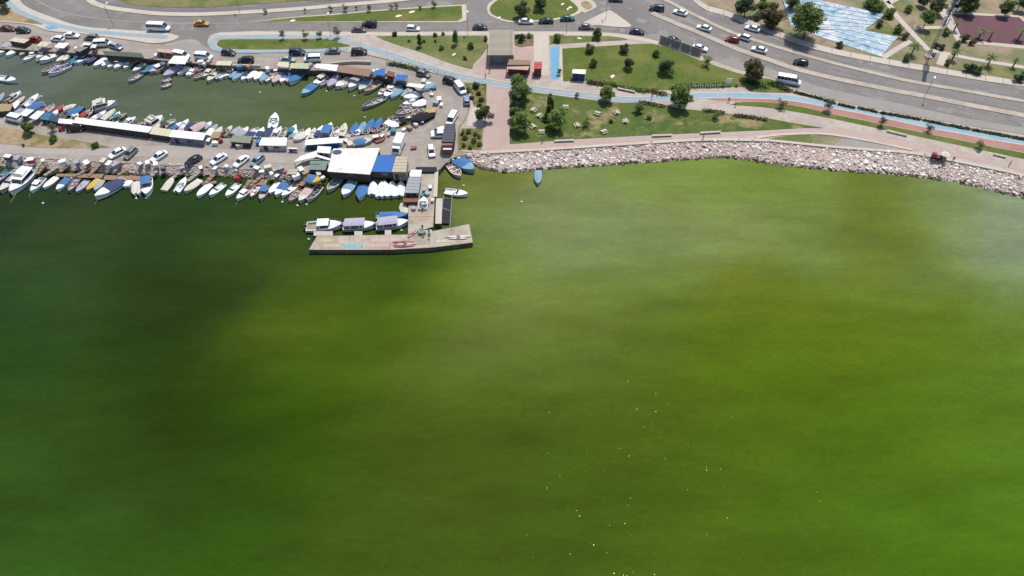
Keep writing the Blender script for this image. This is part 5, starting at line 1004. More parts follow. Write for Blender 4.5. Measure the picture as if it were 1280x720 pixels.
VT['minibus'] = vt(6.6, 2.15, [(-3.3, .45, 1.3, .96), (-3.25, .32, 1.5, .99), (-1, .3, 1.5, 1), (1.6, .3, 1.45, 1), (2.3, .3, 1.3, 1), (2.9, .34, 1.05, .95), (3.2, .4, .9, .88), (3.3, .46, .75, .84)], (-3.25, 2.6, 1.03, 1.38, -3.15, 1.8, .95, 2.35), (-3.15, 1.8, .95, 2.35), (.17, .34, .51, .68, .84), (-2.0, 2.1), .38, .85)
def car(c, fx, fy, rx, ry, typ, col, place, z=None, group='cars on the roads', pre=None, noun=None):
    z = LAND+.05 if z is None else z
    f = P(*q(c, fx, fy), z+.5) if c else P(fx, fy, z+.5); r = P(*q(c, rx, ry), z+.5) if c else P(rx, ry, z+.5)
    mid = (f+r)/2; rz = math.atan2(f.y-r.y, f.x-r.x); V = VT[typ]
    noun = noun or {'sedan': 'saloon car', 'hatch': 'hatchback car', 'suv': 'tall estate car', 'van': 'van', 'minibus': 'minibus'}[typ]
    o = thing('car' if typ in ('sedan', 'hatch', 'suv') else typ, {'van': 'van', 'minibus': 'minibus'}.get(typ, 'car'), pre or f'{col} {noun}', place, (mid.x, mid.y, z), rz, group)
    ad = lambda me, m=None, par=None, loc=None: link(me.name.split('.')[0], me, par or o, loc, mat=m)
    ad(V['body'], PM[col]); g = ad(V['glass']); ad(V['pil'], PM[col], g); ad(V['roof'], PM[col])
    wm = WH if V['wr'] < .35 else WHB
    for x in V['wb']:
        for s in (-1, 1):
            w_ = ad(wm[0], None, None, (x, s*(V['W']/2-.1), V['wr'])); ad(wm[1], None, w_)
    for l in V['lamps']: ad(l)
    return o
for a in [('A0',145,290,10,285,'sedan','dark red','parked at the left end of the harbour road'),('A0',300,308,170,305,'hatch','teal black','parked at the left end of the harbour road'),('A0',305,398,375,400,'hatch','red','parked behind the north quay huts'),
 ('A0',785,358,650,356,'sedan','white','parked along the harbour road'),('A0',845,375,980,378,'hatch','grey','parked along the harbour road'),('A0',515,385,640,400,'hatch','white','parked among the north quay huts'),('A0',1080,440,985,445,'van','white','parked among the north quay huts'),('A0',1205,480,1120,455,'hatch','silver','parked among the north quay huts'),
 ('A1',612,575,460,545,'van','white','parked behind the broad white flat roof'),('A1',850,580,672,565,'van','white','parked on the harbour road behind the quay'),('A1',410,290,212,282,'minibus','white','driving at the left road junction'),('A1',825,238,645,236,'sedan','yellow','driving along the main road'),
 ('A1',1075,535,938,520,'hatch','dark grey','parked below the long grass island'),('A1',1108,610,1250,605,'suv','black','parked beside the north quay'),('A2',485,528,340,525,'suv','navy blue','parked below the long grass island'),('A2',690,515,842,512,'sedan','grey','parked below the long grass island'),('A2',1100,520,965,525,'suv','black','parked below the cycle lane bend'),
 ('A2',390,600,245,598,'sedan','silver','parked beside the north quay'),('A2',485,598,650,592,'van','white','parked beside the north quay'),('A2',1070,245,1198,248,'suv','black','driving beside the median lawn'),('A2',1098,300,965,300,'sedan','reddish brown','parked by the plaza pavement'),
 ('A3',362,290,220,285,'hatch','white','driving past the triangular lawn'),('A3',1035,273,890,272,'sedan','dark grey','driving past the triangular lawn'),('A4',212,215,65,215,'sedan','white','driving past the round lawn'),('A4',275,212,405,210,'sedan','black','driving past the round lawn'),('A4',620,185,495,188,'sedan','green','driving past the round lawn'),('A4',812,270,675,268,'sedan','grey','driving below the traffic island'),('A4',1325,325,1180,310,'sedan','navy blue','driving below the traffic island'),('A4',1110,-2,970,-8,'sedan','dark grey','at the top of the junction'),
 ('A5',110,80,228,90,'suv','teal black','turning into the highway'),('A5',340,108,468,145,'sedan','white','on the middle carriageway'),('A5',568,262,712,300,'sedan','white','on the middle carriageway'),('A5',855,388,990,405,'hatch','red','on the middle carriageway'),('A5',980,355,1098,395,'hatch','white','on the middle carriageway'),('A5',1120,480,1265,515,'sedan','white','on the middle carriageway'),('A5',1055,268,1195,305,'sedan','white','on the upper carriageway'),('A5',400,420,280,385,'sedan','navy blue','behind the dark panel screen'),('A5',678,500,522,465,'sedan','white','on the lower carriageway'),('A6',262,615,396,635,'hatch','black','on the middle carriageway'),('B6',318,195,88,155,'minibus','white','on the lower carriageway'),
 ('B3',462,120,330,85,'hatch','grey','parked on the bend of the harbour road'),('B3',735,195,605,160,'suv','black','parked by the garden bed'),('B3',790,285,735,215,'van','white','parked by the garden bed'),('B3',825,330,828,402,'hatch','silver blue','parked by the garden bed'),('B3',660,590,700,520,'van','white','parked above the dark grey cafe roof'),
 ('C3',520,30,578,28,'hatch','white','parked left of the dark grey cafe block'),('C3',520,5,576,-8,'hatch','white','parked left of the dark grey cafe block'),('C3',482,248,466,142,'hatch','white','standing on the quay near the pier'),
 ('C0',1265,255,1345,180,'hatch','grey','parked on the mole road'),('C0',1115,245,1235,180,'sedan','white','parked on the mole road'),('C1',245,285,375,205,'sedan','white','parked on the mole road'),('C1',590,325,715,250,'sedan','black','parked on the mole road'),('C1',835,318,980,228,'sedan','white','parked on the mole road'),('C1',1075,340,1190,252,'sedan','white','parked on the mole road'),('C1',1240,335,1345,245,'hatch','silver blue','parked on the mole road'),('B0',80,535,205,565,'van','white','parked behind the lilac canopy'),('B0',690,650,830,640,'suv','black','parked below the long white roof'),('B0',630,635,705,615,'hatch','red','parked below the long white roof')]:
    car(*a)
def truck():
    f = P(*q('C3', 130, 205), LAND+.5); r = P(*q('C3', 172, 110), LAND+.5); mid = (f+r)/2; d = f-r
    o = thing('box_truck', 'truck', 'white box truck with plain white body', 'parked behind the beige block', (mid.x, mid.y, LAND+.05), math.atan2(d.y, d.x))
    mb = MB(); mb.box((-.8, 0, 1.9), (4.0, 2.1, 2.2)); link('cargo_box', mb.mesh('cargo_box', [PM['white']]), o)
    mb = MB(); mb.add([(1.25, -1, .5), (2.9, -1, .5), (2.9, 1, .5), (1.25, 1, .5), (1.25, -.95, 2.2), (2.4, -.9, 2.2), (2.4, .9, 2.2), (1.25, .95, 2.2), (2.9, -1, 1.3), (2.9, 1, 1.3)], [(4, 5, 6, 7), (0, 1, 8, 5, 4), (1, 2, 9, 8), (8, 9, 6, 5), (2, 3, 7, 6, 9), (3, 0, 4, 7)]); cb = link('cab', mb.mesh('cab', [PM['white']]), o)
    mb = MB(); mb.add([(2.87, -.85, 1.38), (2.87, .85, 1.38), (2.45, .8, 2.12), (2.45, -.8, 2.12)], [(0, 1, 2, 3)]); link('windscreen', mb.mesh('windscreen', [m_glass]), cb)
    for x in (-1.8, 2.0):
        for s in (-1, 1): w_ = link('wheel', WHB[0], o, (x, s*.9, .38)); link('rim', WHB[1], w_)
    mb = MB(); mb.box((-.3, 0, .65), (5, .9, .2)); link('chassis', mb.mesh('chassis', [m_bump]), o)
truck()

def low_wall(pts, h, th, mat, look, place, z=LAND+.05):
    w = wline(pts, z); c = w[len(w)//2]; a, b = offset_line(w, th/2, th/2)
    o = thing('low_wall', 'wall', look, place, (c.x, c.y, z)); link('coping', slab_mesh('coping', [(p.x-c.x, p.y-c.y) for p in a+b[::-1]], h, mat, 0), o)
low_wall([(414,82),(440,79.5),(464,80)], .9, .5, m_kerb, 'low pale concrete wall', 'between the harbour road and the brownish roof')
low_wall([(272,85),(300,83.5),(326,84)], .7, .5, m_kerb, 'low whitish wall', 'behind the north quay boats near the pale cream hut')
def railing(pts, look, place, z=PZ):
    w = wline(pts, z); c = w[len(w)//2]; o = thing('railing', 'railing', look, place, (c.x, c.y, z))
    Lt = sum((w[i+1]-w[i]).length for i in range(len(w)-1)); n = int(Lt/2.2); pp = [lerp_line(w, k/n)-c for k in range(n+1)]
    pm = MB(); pm.tube((0, 0, 0), (0, 0, 1.1), .05, n=6); pm = pm.mesh('post', [m_steel])
    for k, p in enumerate(pp):
        link('post', pm, o, (p.x, p.y, 0))
        if k:
            for zz in (.55, 1.05): mb = MB(); mb.tube((pp[k-1].x, pp[k-1].y, zz), (p.x, p.y, zz), .03, n=5); link('rail', mb.mesh('rail', [m_steel]), o)
railing([(484,77),(505,81),(530,88),(552,92.5),(572,100.5)], 'grey metal railing', 'between the diagonal cycle lane and the harbour road')
# ================================================================== TREES, SHRUBS, HEDGES
def leafmat(name, c, c2): return M(name, c, rough=.7, var=.3, scale=1.2, rgb2=c2, scale2=.6, amt2=.8, lo2=.42, hi2=.6, rnd_amt=.18, spec=.25)
LM = {'mid': leafmat('leaf_green', (.125, .18, .045), (.17, .22, .065)), 'dark': leafmat('leaf_dark', (.075, .105, .042), (.115, .145, .06)), 'olive': leafmat('leaf_olive', (.13, .12, .05), (.17, .15, .07)), 'bright': leafmat('leaf_bright', (.15, .215, .045), (.19, .25, .065)), 'grey': leafmat('leaf_grey_green', (.12, .14, .075), (.15, .16, .1)), 'palm': leafmat('palm_leaf', (.1, .15, .04), (.14, .19, .07))}
def leafy(m):
    nt = m.node_tree; N = nt.nodes; bs = N['Principled BSDF']; out = N['Material Output']; tr = N.new('ShaderNodeBsdfTranslucent'); mx = N.new('ShaderNodeMixShader'); mx.inputs[0].default_value = .32
    nt.links.new(bs.inputs['Base Color'].links[0].from_socket, tr.inputs[0]); nt.links.new(bs.outputs[0], mx.inputs[1]); nt.links.new(tr.outputs[0], mx.inputs[2]); nt.links.new(mx.outputs[0], out.inputs[0])
for m_ in LM.values(): leafy(m_)
m_bark = M('bark', (.09, .065, .045), rough=.9, var=.3, scale=5)
def crown_mesh(seed, n, shape, leaf=.3, clumps=14):
    r = random.Random(seed); mb = MB(); cl = []
    for i in range(clumps):
        while True:
            p = Vector((r.uniform(-1, 1), r.uniform(-1, 1), r.uniform(-1, 1)))
            if .25 < p.length < .95: break
        if shape == 'cone':
            z = r.uniform(-1, 1); k = .75*(1-z)/2+.15; a = r.uniform(0, 6.28); p = Vector((k*math.cos(a)*.6, k*math.sin(a)*.6, z*1.4))
        cl.append((p, r.uniform(.28, .5)))
    for i in range(n):
        c, s = r.choice(cl); d = Vector((r.gauss(0, 1), r.gauss(0, 1), r.gauss(0, 1))).normalized()*s*r.random()**.4; d.z *= .8
        p = c*.72+d; L = leaf*r.uniform(.6, 1.3)
        u = Vector((r.gauss(0, 1), r.gauss(0, 1), r.gauss(0, .6))).normalized(); w = u.orthogonal().normalized(); w = (Matrix.Rotation(r.uniform(0, 6.28), 3, u)@w)
        mb.add([p-u*L*.5, p+w*L*.28, p+u*L*.5, p-w*L*.28], [(0, 1, 2, 3)])
    return mb.mesh('crown', [LM['mid']])
def trunk_mesh(seed, h, spread):
    r = random.Random(seed); mb = MB(); pts = [Vector((0, 0, -.05))]
    for k in range(3): pts.append(pts[-1]+Vector((r.uniform(-.08, .08), r.uniform(-.08, .08), h/3)))
    for k in range(3): mb.tube(pts[k], pts[k+1], .13-.025*k, .13-.025*(k+1), n=7, cap=False)
    for k in range(5):
        a = k*1.257+r.uniform(-.3, .3); b0 = pts[2].lerp(pts[3], r.uniform(.2, 1)); m1 = b0+Vector((math.cos(a)*spread*.45, math.sin(a)*spread*.45, spread*.5)); m2 = m1+Vector((math.cos(a+.4)*spread*.35, math.sin(a+.4)*spread*.35, spread*.35))
        mb.tube(b0, m1, .06, .04, n=5, cap=False); mb.tube(m1, m2, .04, .015, n=5, cap=False)
    return mb.mesh('trunk', [m_bark])
CR = {'round': [crown_mesh(i, 2800, 'r', .21, 18) for i in range(3)], 'sparse': [crown_mesh(20+i, 560, 'r', .19, 10) for i in range(3)], 'cone': [crown_mesh(40+i, 2200, 'cone', .21, 22) for i in range(2)], 'big': [crown_mesh(60+i, 6000, 'r', .12, 30) for i in range(2)], 'bush': [crown_mesh(80+i, 1200, 'r', .24, 14) for i in range(3)]}
TRK = [trunk_mesh(i, 1.0, .7) for i in range(3)]
def tree(px, py, rp, kind, leaf, look, place, trunk=1.0, group=None, z=LAND+.15, flat=1.0):
    g = P(px, py, z); dep = math.hypot(g.x, g.y, CH)
    f = g.y*cp+(CH-z)*sp_; r = rp*f/FP*1.22                         # crown radius in metres
    hc = {'bush': .62*r, 'cone': 1.75*r}.get(kind, r*.72+.75*trunk*max(.5, min(1.4, r/2)))
    c = P(px, py, z+hc)
    shrub = kind == 'bush'
    o = thing('shrub' if shrub else 'tree', 'shrub' if shrub else 'tree', look, place, (c.x, c.y, z), rnd.uniform(0, 6.28), group)
    k = link('crown', rnd.choice(CR[kind]), o, (0, 0, hc), mat=LM[leaf]); k.scale = (r, r, r*(.85 if kind != 'cone' else 1.25)*flat)
    if not shrub or True:
        t = link('trunk', rnd.choice(TRK), o); h = max(.25, hc-(.5*r if kind != 'cone' else .9*r)); s = max(.5, r/2.2); t.scale = (s, s, h if h > .3 else .3)
    return o
GL = 'young trees beside the roads'
for x, y, r, lf in ((413,8,4,'grey'),(430.5,8.5,4.5,'mid'),(445,8.5,2.5,'grey'),(461,9,4,'grey'),(489,6,3.5,'mid'),(496,5.5,3.5,'mid'),(525,8,3,'grey'),(543,3,4.5,'dark'),(332,12.5,3.5,'mid'),(381,12,2.2,'olive')):
    tree(x, y, r, 'sparse', lf, {'grey': 'thin grey green tree', 'mid': 'young green tree', 'dark': 'young dark green tree', 'olive': 'tiny bare looking tree'}[lf], 'along the median lawn', group=GL)
for x, y, r, lf in ((352,42,5,'grey'),(380,41.5,5.5,'mid'),(399,41,5,'grey'),(421,38.5,6,'olive')): tree(x, y, r, 'sparse', lf, {'grey': 'thin grey green tree', 'mid': 'young green tree', 'olive': 'sparse brownish tree'}[lf], 'on the long grass island', trunk=1.5, group=GL)
for x, y, r, k in ((493,42,3.5,'bush'),(524,50,4.5,'cone'),(511.5,51,2,'bush'),(530,51.5,2.2,'bush'),(544,43,3,'bush'),(544,51,2.2,'bush'),(554,42,2.5,'bush'),(569,46.5,5,'cone'),(552,59.5,3.5,'bush'),(588,57.5,4.5,'bush'),(581,72,3,'bush'),(607,48,3.5,'bush')):
    tree(x, y, r, k, rnd.choice(['dark', 'mid']), 'small dark conifer' if k == 'cone' else 'low rounded shrub', 'on the triangular lawn', z=PZ, group='shrubs on the triangular lawn')
tree(654,11,9.5,'round','dark','round dark tree with grey tinge','on the round lawn',trunk=.8)
tree(675,2.5,8,'round','dark','very dark tree','at the top of the round lawn',trunk=.8)
tree(653,47,5,'round','dark','bushy dark shrub tree','in the brown bed by the shelter',trunk=.3,z=PZ); tree(647,45,3.5,'bush','olive','brownish shrub','in the brown bed by the shelter',z=PZ); tree(662,44,3.5,'bush','bright','bright green shrub','in the brown bed by the shelter',z=PZ)
for x, y, r in ((697,45.5,5.2),(747,40.5,6.5)): tree(x, y, r, 'round', 'mid', 'compact green tree', 'on the narrow lawn strip by the road', trunk=.6, z=PZ)
for x, y, r, lf in ((738,59.5,6,'mid'),(781,60.5,6.2,'grey'),(741,78.5,5,'dark'),(786,80.5,7.2,'dark'),(834,84.5,9.5,'dark'),(820.5,66,4.5,'mid')): tree(x, y, r, 'round', lf, {'mid': 'compact green shrub tree', 'grey': 'grey green shrub tree', 'dark': 'dark rounded shrub tree'}[lf], 'on the upper lawn', trunk=.25, z=PZ, group='shrub trees on the upper lawn')
tree(886,73,7,'sparse','bright','pale green sapling with round shadow','at the road edge of the upper lawn',trunk=1.3,z=PZ)
tree(943,86,13,'round','olive','broad olive green tree','at the tip of the upper lawn',trunk=1.2,z=PZ)
tree(852,119.5,13.5,'round','mid','full round green tree','between the two lawns',trunk=1.1,z=PZ)
tree(759,115.5,9.5,'round','mid','small dense tree','beside the cycle lane above the picnic lawn',trunk=.9,z=PZ)
tree(721,118,4,'sparse','grey','thin sapling','beside the cycle lane above the picnic lawn',trunk=1,z=PZ)
for x, y, r, k, lf, t in ((648,104,11.5,'round','mid','tall bushy tree'),(655,115,11.5,'round','mid','tall bushy tree'),(646,123,8,'round','dark','dark bushy tree'),(651,151,12.5,'round','bright','bright green bushy tree'),(645,142,8.5,'round','mid','green bushy tree'),(695,148,12,'round','bright','bright green bushy tree'),(701,140,7,'round','bright','pale green bushy tree'),(688,128,6.5,'cone','mid','narrow conical tree'),(686.5,139,5.5,'cone','dark','narrow dark conical tree'),(682,149,4.5,'bush','dark','dark shrub'),(732,151.5,6,'sparse','mid','thin young tree'),(798,134,6,'round','mid','small round tree'),(895,141,6.5,'sparse','mid','thin young tree'),(764,151,3,'bush','olive','olive shrub'),(811,147,3.5,'bush','mid','low green shrub')):
    tree(x, y, r, k, lf, t, 'on the picnic lawn', trunk=.9, z=PZ, group='trees on the picnic lawn')
for x, y, r in ((978,128,6.5),(1037,129.5,7.5),(1104,150.5,6),(1163,158.5,5.5),(1228,178,6.5),(1299,196,6)): tree(x, y, r, 'sparse', 'grey', 'thin reddish green sapling', 'on the verge between running track and promenade', trunk=1.2, z=PZ, group='saplings on the promenade verge')
tree(606,142.5,10,'round','dark','round clipped dark tree','on the pale tiles beside the pink path',trunk=.7,z=PZ); tree(595,106,5,'bush','dark','dark shrub','in the upper garden bed',z=PZ)
for i, (x, y, r) in enumerate(((586,112,3.5),(598,116,3.5),(590,122,3),(602,124,3.5),(599,131,3),(586,164,3.5),(595,167,3.2),(582,172,3.5),(592,176,3.8),(600,180,3.5),(580,181,3),(588,184,2.8),(599,171,2.8),(578,166,3))):
    tree(x, y, r, 'bush', 'olive' if i % 3 else 'mid', 'olive garden plant' if i % 3 else 'green garden plant', 'in the lower garden bed' if y > 150 else 'in the upper garden bed', z=PZ, group='plants in the garden beds')
tree(33,161,8,'round','mid','round grey green bush','on the dry verge of the mole',trunk=.25); tree(64,158,6,'sparse','grey','thin grey tree','beside the teal roofed huts',trunk=.6); tree(66,172.5,5.5,'bush','mid','leafy green bush','on the dry verge of the mole'); tree(119,181,4.5,'bush','mid','small clipped bush','at the tip of the dry verge'); tree(29,181,2,'bush','olive','tiny dry bush','on the dry verge of the mole')
tree(2,2,9,'round','dark','black green tree','in the top left corner',trunk=.8)
tree(699,89,4,'sparse','dark','thin dark sapling','beside the blue court strip',z=PZ)
# park beyond the highway
PK = 'in the park beyond the highway'; GP = 'trees and shrubs in the park'
for x, y, r, k, lf, t in ((934,7,12,'round','dark','dark spreading tree'),(948,19,6,'bush','mid','green shrub'),(956,6,9,'round','mid','green leafy tree'),(968,18,14,'round','olive','brownish olive tree'),(965,30,8,'bush','olive','low olive shrub'),(990,2.5,8,'round','dark','dark green tree'),(1050,56,4.5,'bush','dark','small black green bush'),(1097,8,9,'bush','mid','spreading green shrub'),(1112,16,7,'bush','mid','low green shrub'),(1086,4,7,'bush','mid','green hedge bush'),
 (1174,5,9.5,'round','olive','yellowish olive tree'),(1168,14,5,'bush','dark','dark shrub standing in for shade'),(1215,2,12.5,'round','dark','broad black green tree'),(1200,4,8,'round','dark','dark green tree'),(1261,9,9,'round','mid','rounded green tree'),(1277,3,8,'round','dark','dark green tree'),(1156,-1,7,'round','dark','dark reddish tree'),(1136,11,5,'bush','mid','low green shrub'),(1171,56.5,4,'bush','dark','small dark bush'),(1177.5,59,4,'bush','dark','small dark bush'),(1184,39.5,5,'bush','mid','low green shrub'),(1196.5,56,4.5,'bush','dark','small dark bush'),(1206,46.5,5.5,'bush','olive','brownish bush'),(1216,53,4,'bush','olive','brownish bush'),(1212,84,7,'bush','dark','dark green bush'),(1222,88,6,'bush','dark','dark green bush'),(1274,97,6.5,'bush','dark','dark green bush'),(1185,78,4,'bush','dark','small dark bush'),(1134,73,5,'bush','dark','dark green bush'),(1100,29,5,'bush','dark','dark shrub standing in for shade'),(1124,36,6,'bush','mid','low green shrub'),(1131,44,5,'bush','grey','grey green shrub')):  # dark shrub by the yellowish olive tree is a shadow built as foliage
    tree(x, y, r, k, lf, t, PK, trunk=.8, group=GP)
tree(1012,24,20,'big','mid','large spreading green tree','in front of the painted steps',trunk=1.5); tree(1010,9,7,'round','dark','dark tree crown','behind the large spreading tree',trunk=1)
tree(1160,21,9,'round','mid','leaning green tree',PK,trunk=1.5)
def frond(mb, a, r, L, up):
    pts = [Vector((0, 0, 0))]; d = Vector((math.cos(a), math.sin(a), up)).normalized()
    for k in range(5): pts.append(pts[-1]+d*L/5); d = (d+Vector((0, 0, -.34))).normalized()
    for k in range(5):
        w = .26*(1-.75*abs(k/4-.35)); t = (pts[k+1]-pts[k]).cross(Vector((0, 0, 1))).normalized()*w*L*.5
        mb.add([pts[k]+t*.8-Vector((0,0,.1*L*w)), pts[k], pts[k+1], pts[k+1]+t-Vector((0,0,.1*L*w))], [(0, 1, 2, 3)]); mb.add([pts[k]-t*.8-Vector((0,0,.1*L*w)), pts[k], pts[k+1], pts[k+1]-t-Vector((0,0,.1*L*w))], [(3, 2, 1, 0)])
PALM = []
for s_ in range(2):
    r_ = random.Random(s_); mb = MB()
    for k in range(22): frond(mb, k*2.4+r_.uniform(-.2, .2), r_, r_.uniform(.8, 1.15), r_.uniform(-.1, 1.5))
    PALM.append(mb.mesh('crown', [LM['palm']]))
def palm(px, py, rp, look, place):
    z = LAND+.1; g = P(px, py, z); f = g.y*cp+(CH-z)*sp_; r = rp*f/FP; hc = 1.9+r*.35; c = P(px, py, z+hc)
    o = thing('palm_tree', 'palm', look, place, (c.x, c.y, z), rnd.uniform(0, 6), 'small palms in the park')
    k = link('crown', rnd.choice(PALM), o, (0, 0, hc)); k.scale = (r, r, r)
    mb = MB(); mb.tube((0, 0, 0), (.05, .02, hc+.1), .22, .15, n=8); link('trunk', mb.mesh('trunk', [m_bark]), o)
for x, y, r in ((1144,58,9),(1195,65,8),(1240,72,8.5),(1271,75,5),(1290,80,8)): palm(x, y, r, 'small spiky palm', 'between the highway pavement and the court')
for x, y, r in ((1197,29,6),(1228,38,8),(1278,40,8),(1241,41,4)): palm(x, y, r, 'feathery palm', 'on the edge of the maroon court')
def hedge(pts, w, h, leaf, look, place, dens=26, z=PZ, seed=0):
    r = random.Random(seed+int(pts[0][0])); wl = wline(pts, z+h/2); c = wl[len(wl)//2]
    mb = MB(); Lt = sum((wl[i+1]-wl[i]).length for i in range(len(wl)-1))
    for k in range(int(Lt*dens*2.2)):
        p = lerp_line(wl, r.random()); p = Vector((p.x-c.x+r.gauss(0, w*.32), p.y-c.y+r.gauss(0, w*.32), abs(r.gauss(h*.45, h*.3))))
        L = r.uniform(.3, .6); u = Vector((r.gauss(0, 1), r.gauss(0, 1), r.gauss(0, .5))).normalized(); v = Matrix.Rotation(r.uniform(0, 6.28), 3, u)@u.orthogonal().normalized()
        mb.add([p-u*L*.5, p+v*L*.42, p+u*L*.5, p-v*L*.42], [(0, 1, 2, 3)])
    o = thing('hedge', 'hedge', look, place, (c.x, c.y, z), group='hedges beside the paths'); link('foliage', mb.mesh('foliage', [LM[leaf]]), o); 
    tb = MB()
    for k in range(max(2, int(Lt/1.5))):
        p = lerp_line(wl, (k+.5)/max(2, int(Lt/1.5))); tb.tube((p.x-c.x, p.y-c.y, 0), (p.x-c.x+.05, p.y-c.y, h*.6), .03, n=4)
    link('stem', tb.mesh('stem', [m_bark]), o)
for a, b in (((993,114.5),(1029,124)),((1031,125),(1044,129)),((1048,130),(1068,134.5)),((1073,134.5),(1096,139.5)),((1101,140.5),(1150,149)),((1154,149.5),(1184,156)),((1187,156.5),(1212,161)),((1216,162),(1282,174)),((1290,176),(1350,188))): hedge([a, ((a[0]+b[0])/2, (a[1]+b[1])/2), b], .6, .5, 'dark', 'low dark hedge', 'between the cycle lane and the highway', 40)
hedge([(734,101.5),(745,103),(757,105)], 1.2, 1, 'olive', 'brownish hedge', 'along the bottom of the upper lawn beside the blue stall', 40)
hedge([(757,104.5),(768,105.5),(778,108.5)], 1.2, .9, 'mid', 'green hedge', 'along the bottom of the upper lawn', 40)
hedge([(778,109),(790,111),(800,112.5),(812,113)], 1.1, .8, 'mid', 'green hedge', 'along the bottom of the upper lawn', 40)
hedge([(814,113),(826,116),(833,117)], 1.4, .8, 'olive', 'dry brown hedge', 'jutting onto the path left of the round tree', 40)
hedge([(840,109.5),(850,107),(862,107)], 1.4, .9, 'bright', 'bright green hedge', 'behind the full round tree', 40)
hedge([(864,106.5),(885,106),(905,105.5)], 1.4, .9, 'mid', 'dark edged green hedge', 'behind the row of bollards', 40)
hedge([(800,127.5),(815,129.5),(830,133)], 1.0, .6, 'olive', 'olive hedge', 'along the top of the picnic lawn', 34)
hedge([(918,143.5),(940,146.5),(958,149.5)], 1.0, .6, 'olive', 'olive hedge', 'along the top right of the picnic lawn', 34)
hedge([(880,137.5),(890,138.5),(905,141)], .9, .6, 'mid', 'green hedge', 'along the top right of the picnic lawn', 34)
hedge([(932,100),(945,104),(958,108)], 1.6, .8, 'dark', 'dark ground hugging hedge', 'in the shade of the olive green tree', 40)
hedge([(960,103),(975,108),(988,113)], 1.4, .7, 'dark', 'dark green hedge', 'at the tip of the upper lawn', 40)
hedge([(486,79),(500,81),(517,85),(535,90)], 1.0, .7, 'dark', 'narrow dark hedge', 'below the diagonal cycle lane', 30)

# ================================================================== SMALL THINGS
def bench(px, py, px2, py2, look, place, z=PZ):
    a, b = P(px, py, z+.4), P(px2, py2, z+.4); d = b-a; L = d.length; m_ = (a+b)/2
    o = thing('bench', 'bench', look, place, (m_.x, m_.y, z), math.atan2(d.y, d.x), 'long benches along the promenade')
    for k in range(3):
        mb = MB(); mb.box((0, -.23+k*.23, .45), (L, .2, .08)); link('seat_slab', mb.mesh('seat_slab', [m_kerb if k == 1 else m_pave_l]), o)
    for s in (-.4, 0, .4):
        mb = MB(); mb.box((L*s, 0, .2), (.3, .6, .42)); link('leg', mb.mesh('leg', [m_kerb]), o)
for a in ((772,110,794,114.5,'long grey stone bench','beside the path below the upper lawn'),(693,176,718,175,'long pale stone bench','at the bottom of the picnic lawn'),(815,169.5,840,168.5,'long pale stone bench','at the bottom of the picnic lawn'),(875,166,901,164.5,'long pale stone bench','at the bottom of the picnic lawn'),(1109,163,1134,169,'grey stone bench','on the promenade beside the verge'),(1242,192,1258,196,'grey stone bench','on the promenade beside the verge')): bench(*a)
m_pic = M('picnic_paint', alb(214, 206, 188), rough=.7, var=.15, scale=2)
def picnic(px, py, k):
    p = P(px, py, PZ+.5); o = thing('picnic_table', 'picnic table', 'white picnic table with two benches', 'on the patchy lawn', (p.x, p.y, PZ+.06), k, 'white picnic tables on the lawn')
    m = m_pic; o.scale = (.78, .78, .85)
    mb = MB(); mb.box((0, 0, .75), (2.0, .85, .07)); link('table_top', mb.mesh('table_top', [m]), o)
    for s in (-1, 1):
        mb = MB(); mb.box((0, s*.85, .45), (2.0, .32, .06)); link('seat', mb.mesh('seat', [m]), o)
        mb = MB(); mb.tube((s*.75, -.9, .02), (s*.75, -.2, .72), .05); mb.tube((s*.75, .9, .02), (s*.75, .2, .72), .05); mb.tube((s*.75, -.9, .42), (s*.75, .9, .42), .05); link('leg', mb.mesh('leg', [m]), o)
for i, (x, y) in enumerate(((707,133),(674.5,144),(721.5,156),(747,141),(755,164),(782,151),(666,157.5),(677,164),(667,137),(771,140))): picnic(x, y, i*.9)
for x, y in ((514.5,14.5),(498,19.5),(365.5,25.5),(623.5,22),(567,68),(703,5),(713,9),(724,47.5),(765.5,95)):
    p = P(x, y, LAND+.3); z = LAND+.18
    o = thing('boulder', 'boulder', 'pale boulder', 'lying on the roadside lawn', (p.x, p.y, z), rnd.uniform(0, 3), 'pale boulders on the lawns', data=ROCKS[int(x) % 8].copy()); o.data.materials[0] = RMAT[0]; o.scale = (2.0, 1.2, 1.0)
mb = MB(); mb.tube((0, 0, 0), (0, 0, .85), .11, .1, n=8); bl = mb.mesh('post', [BM['W']]); mb = MB(); mb.tube((0, 0, .85), (0, 0, .95), .13, .05, n=8); bc = mb.mesh('cap', [BM['W']])
for i in range(12):
    p = P(866+i*3.05, 110.3-i*.08, PZ); o = thing('bollard', 'bollard', 'short white bollard', 'in the row on the white paving', (p.x, p.y, PZ), group='row of white bollards'); link('post', bl, o); link('cap', bc, o)
p = P(910, 107, PZ); o = thing('information_board', 'sign', 'white information board on legs', 'at the right end of the bollards', (p.x, p.y, PZ))
mb = MB(); mb.box((0, 0, 1.5), (1.6, .1, 1.5)); link('board', mb.mesh('board', [BM['W']]), o)
for s in (-.6, .6):
    mb = MB(); mb.tube((s, 0, 0), (s, 0, .8), .06); link('leg', mb.mesh('leg', [m_steel]), o)
p = P(920.5, 108, PZ); o = thing('waste_bin', 'bin', 'small tan litter bin', 'right of the information board', (p.x, p.y, PZ)); mb = MB(); mb.tube((0, 0, .1), (0, 0, .95), .3, .36, n=10); link('drum', mb.mesh('drum', [RM['tan']]), o); mb = MB(); mb.tube((0, 0, .95), (0, 0, 1.05), .4, .3, n=10); link('lid', mb.mesh('lid', [RM['brown']]), o)
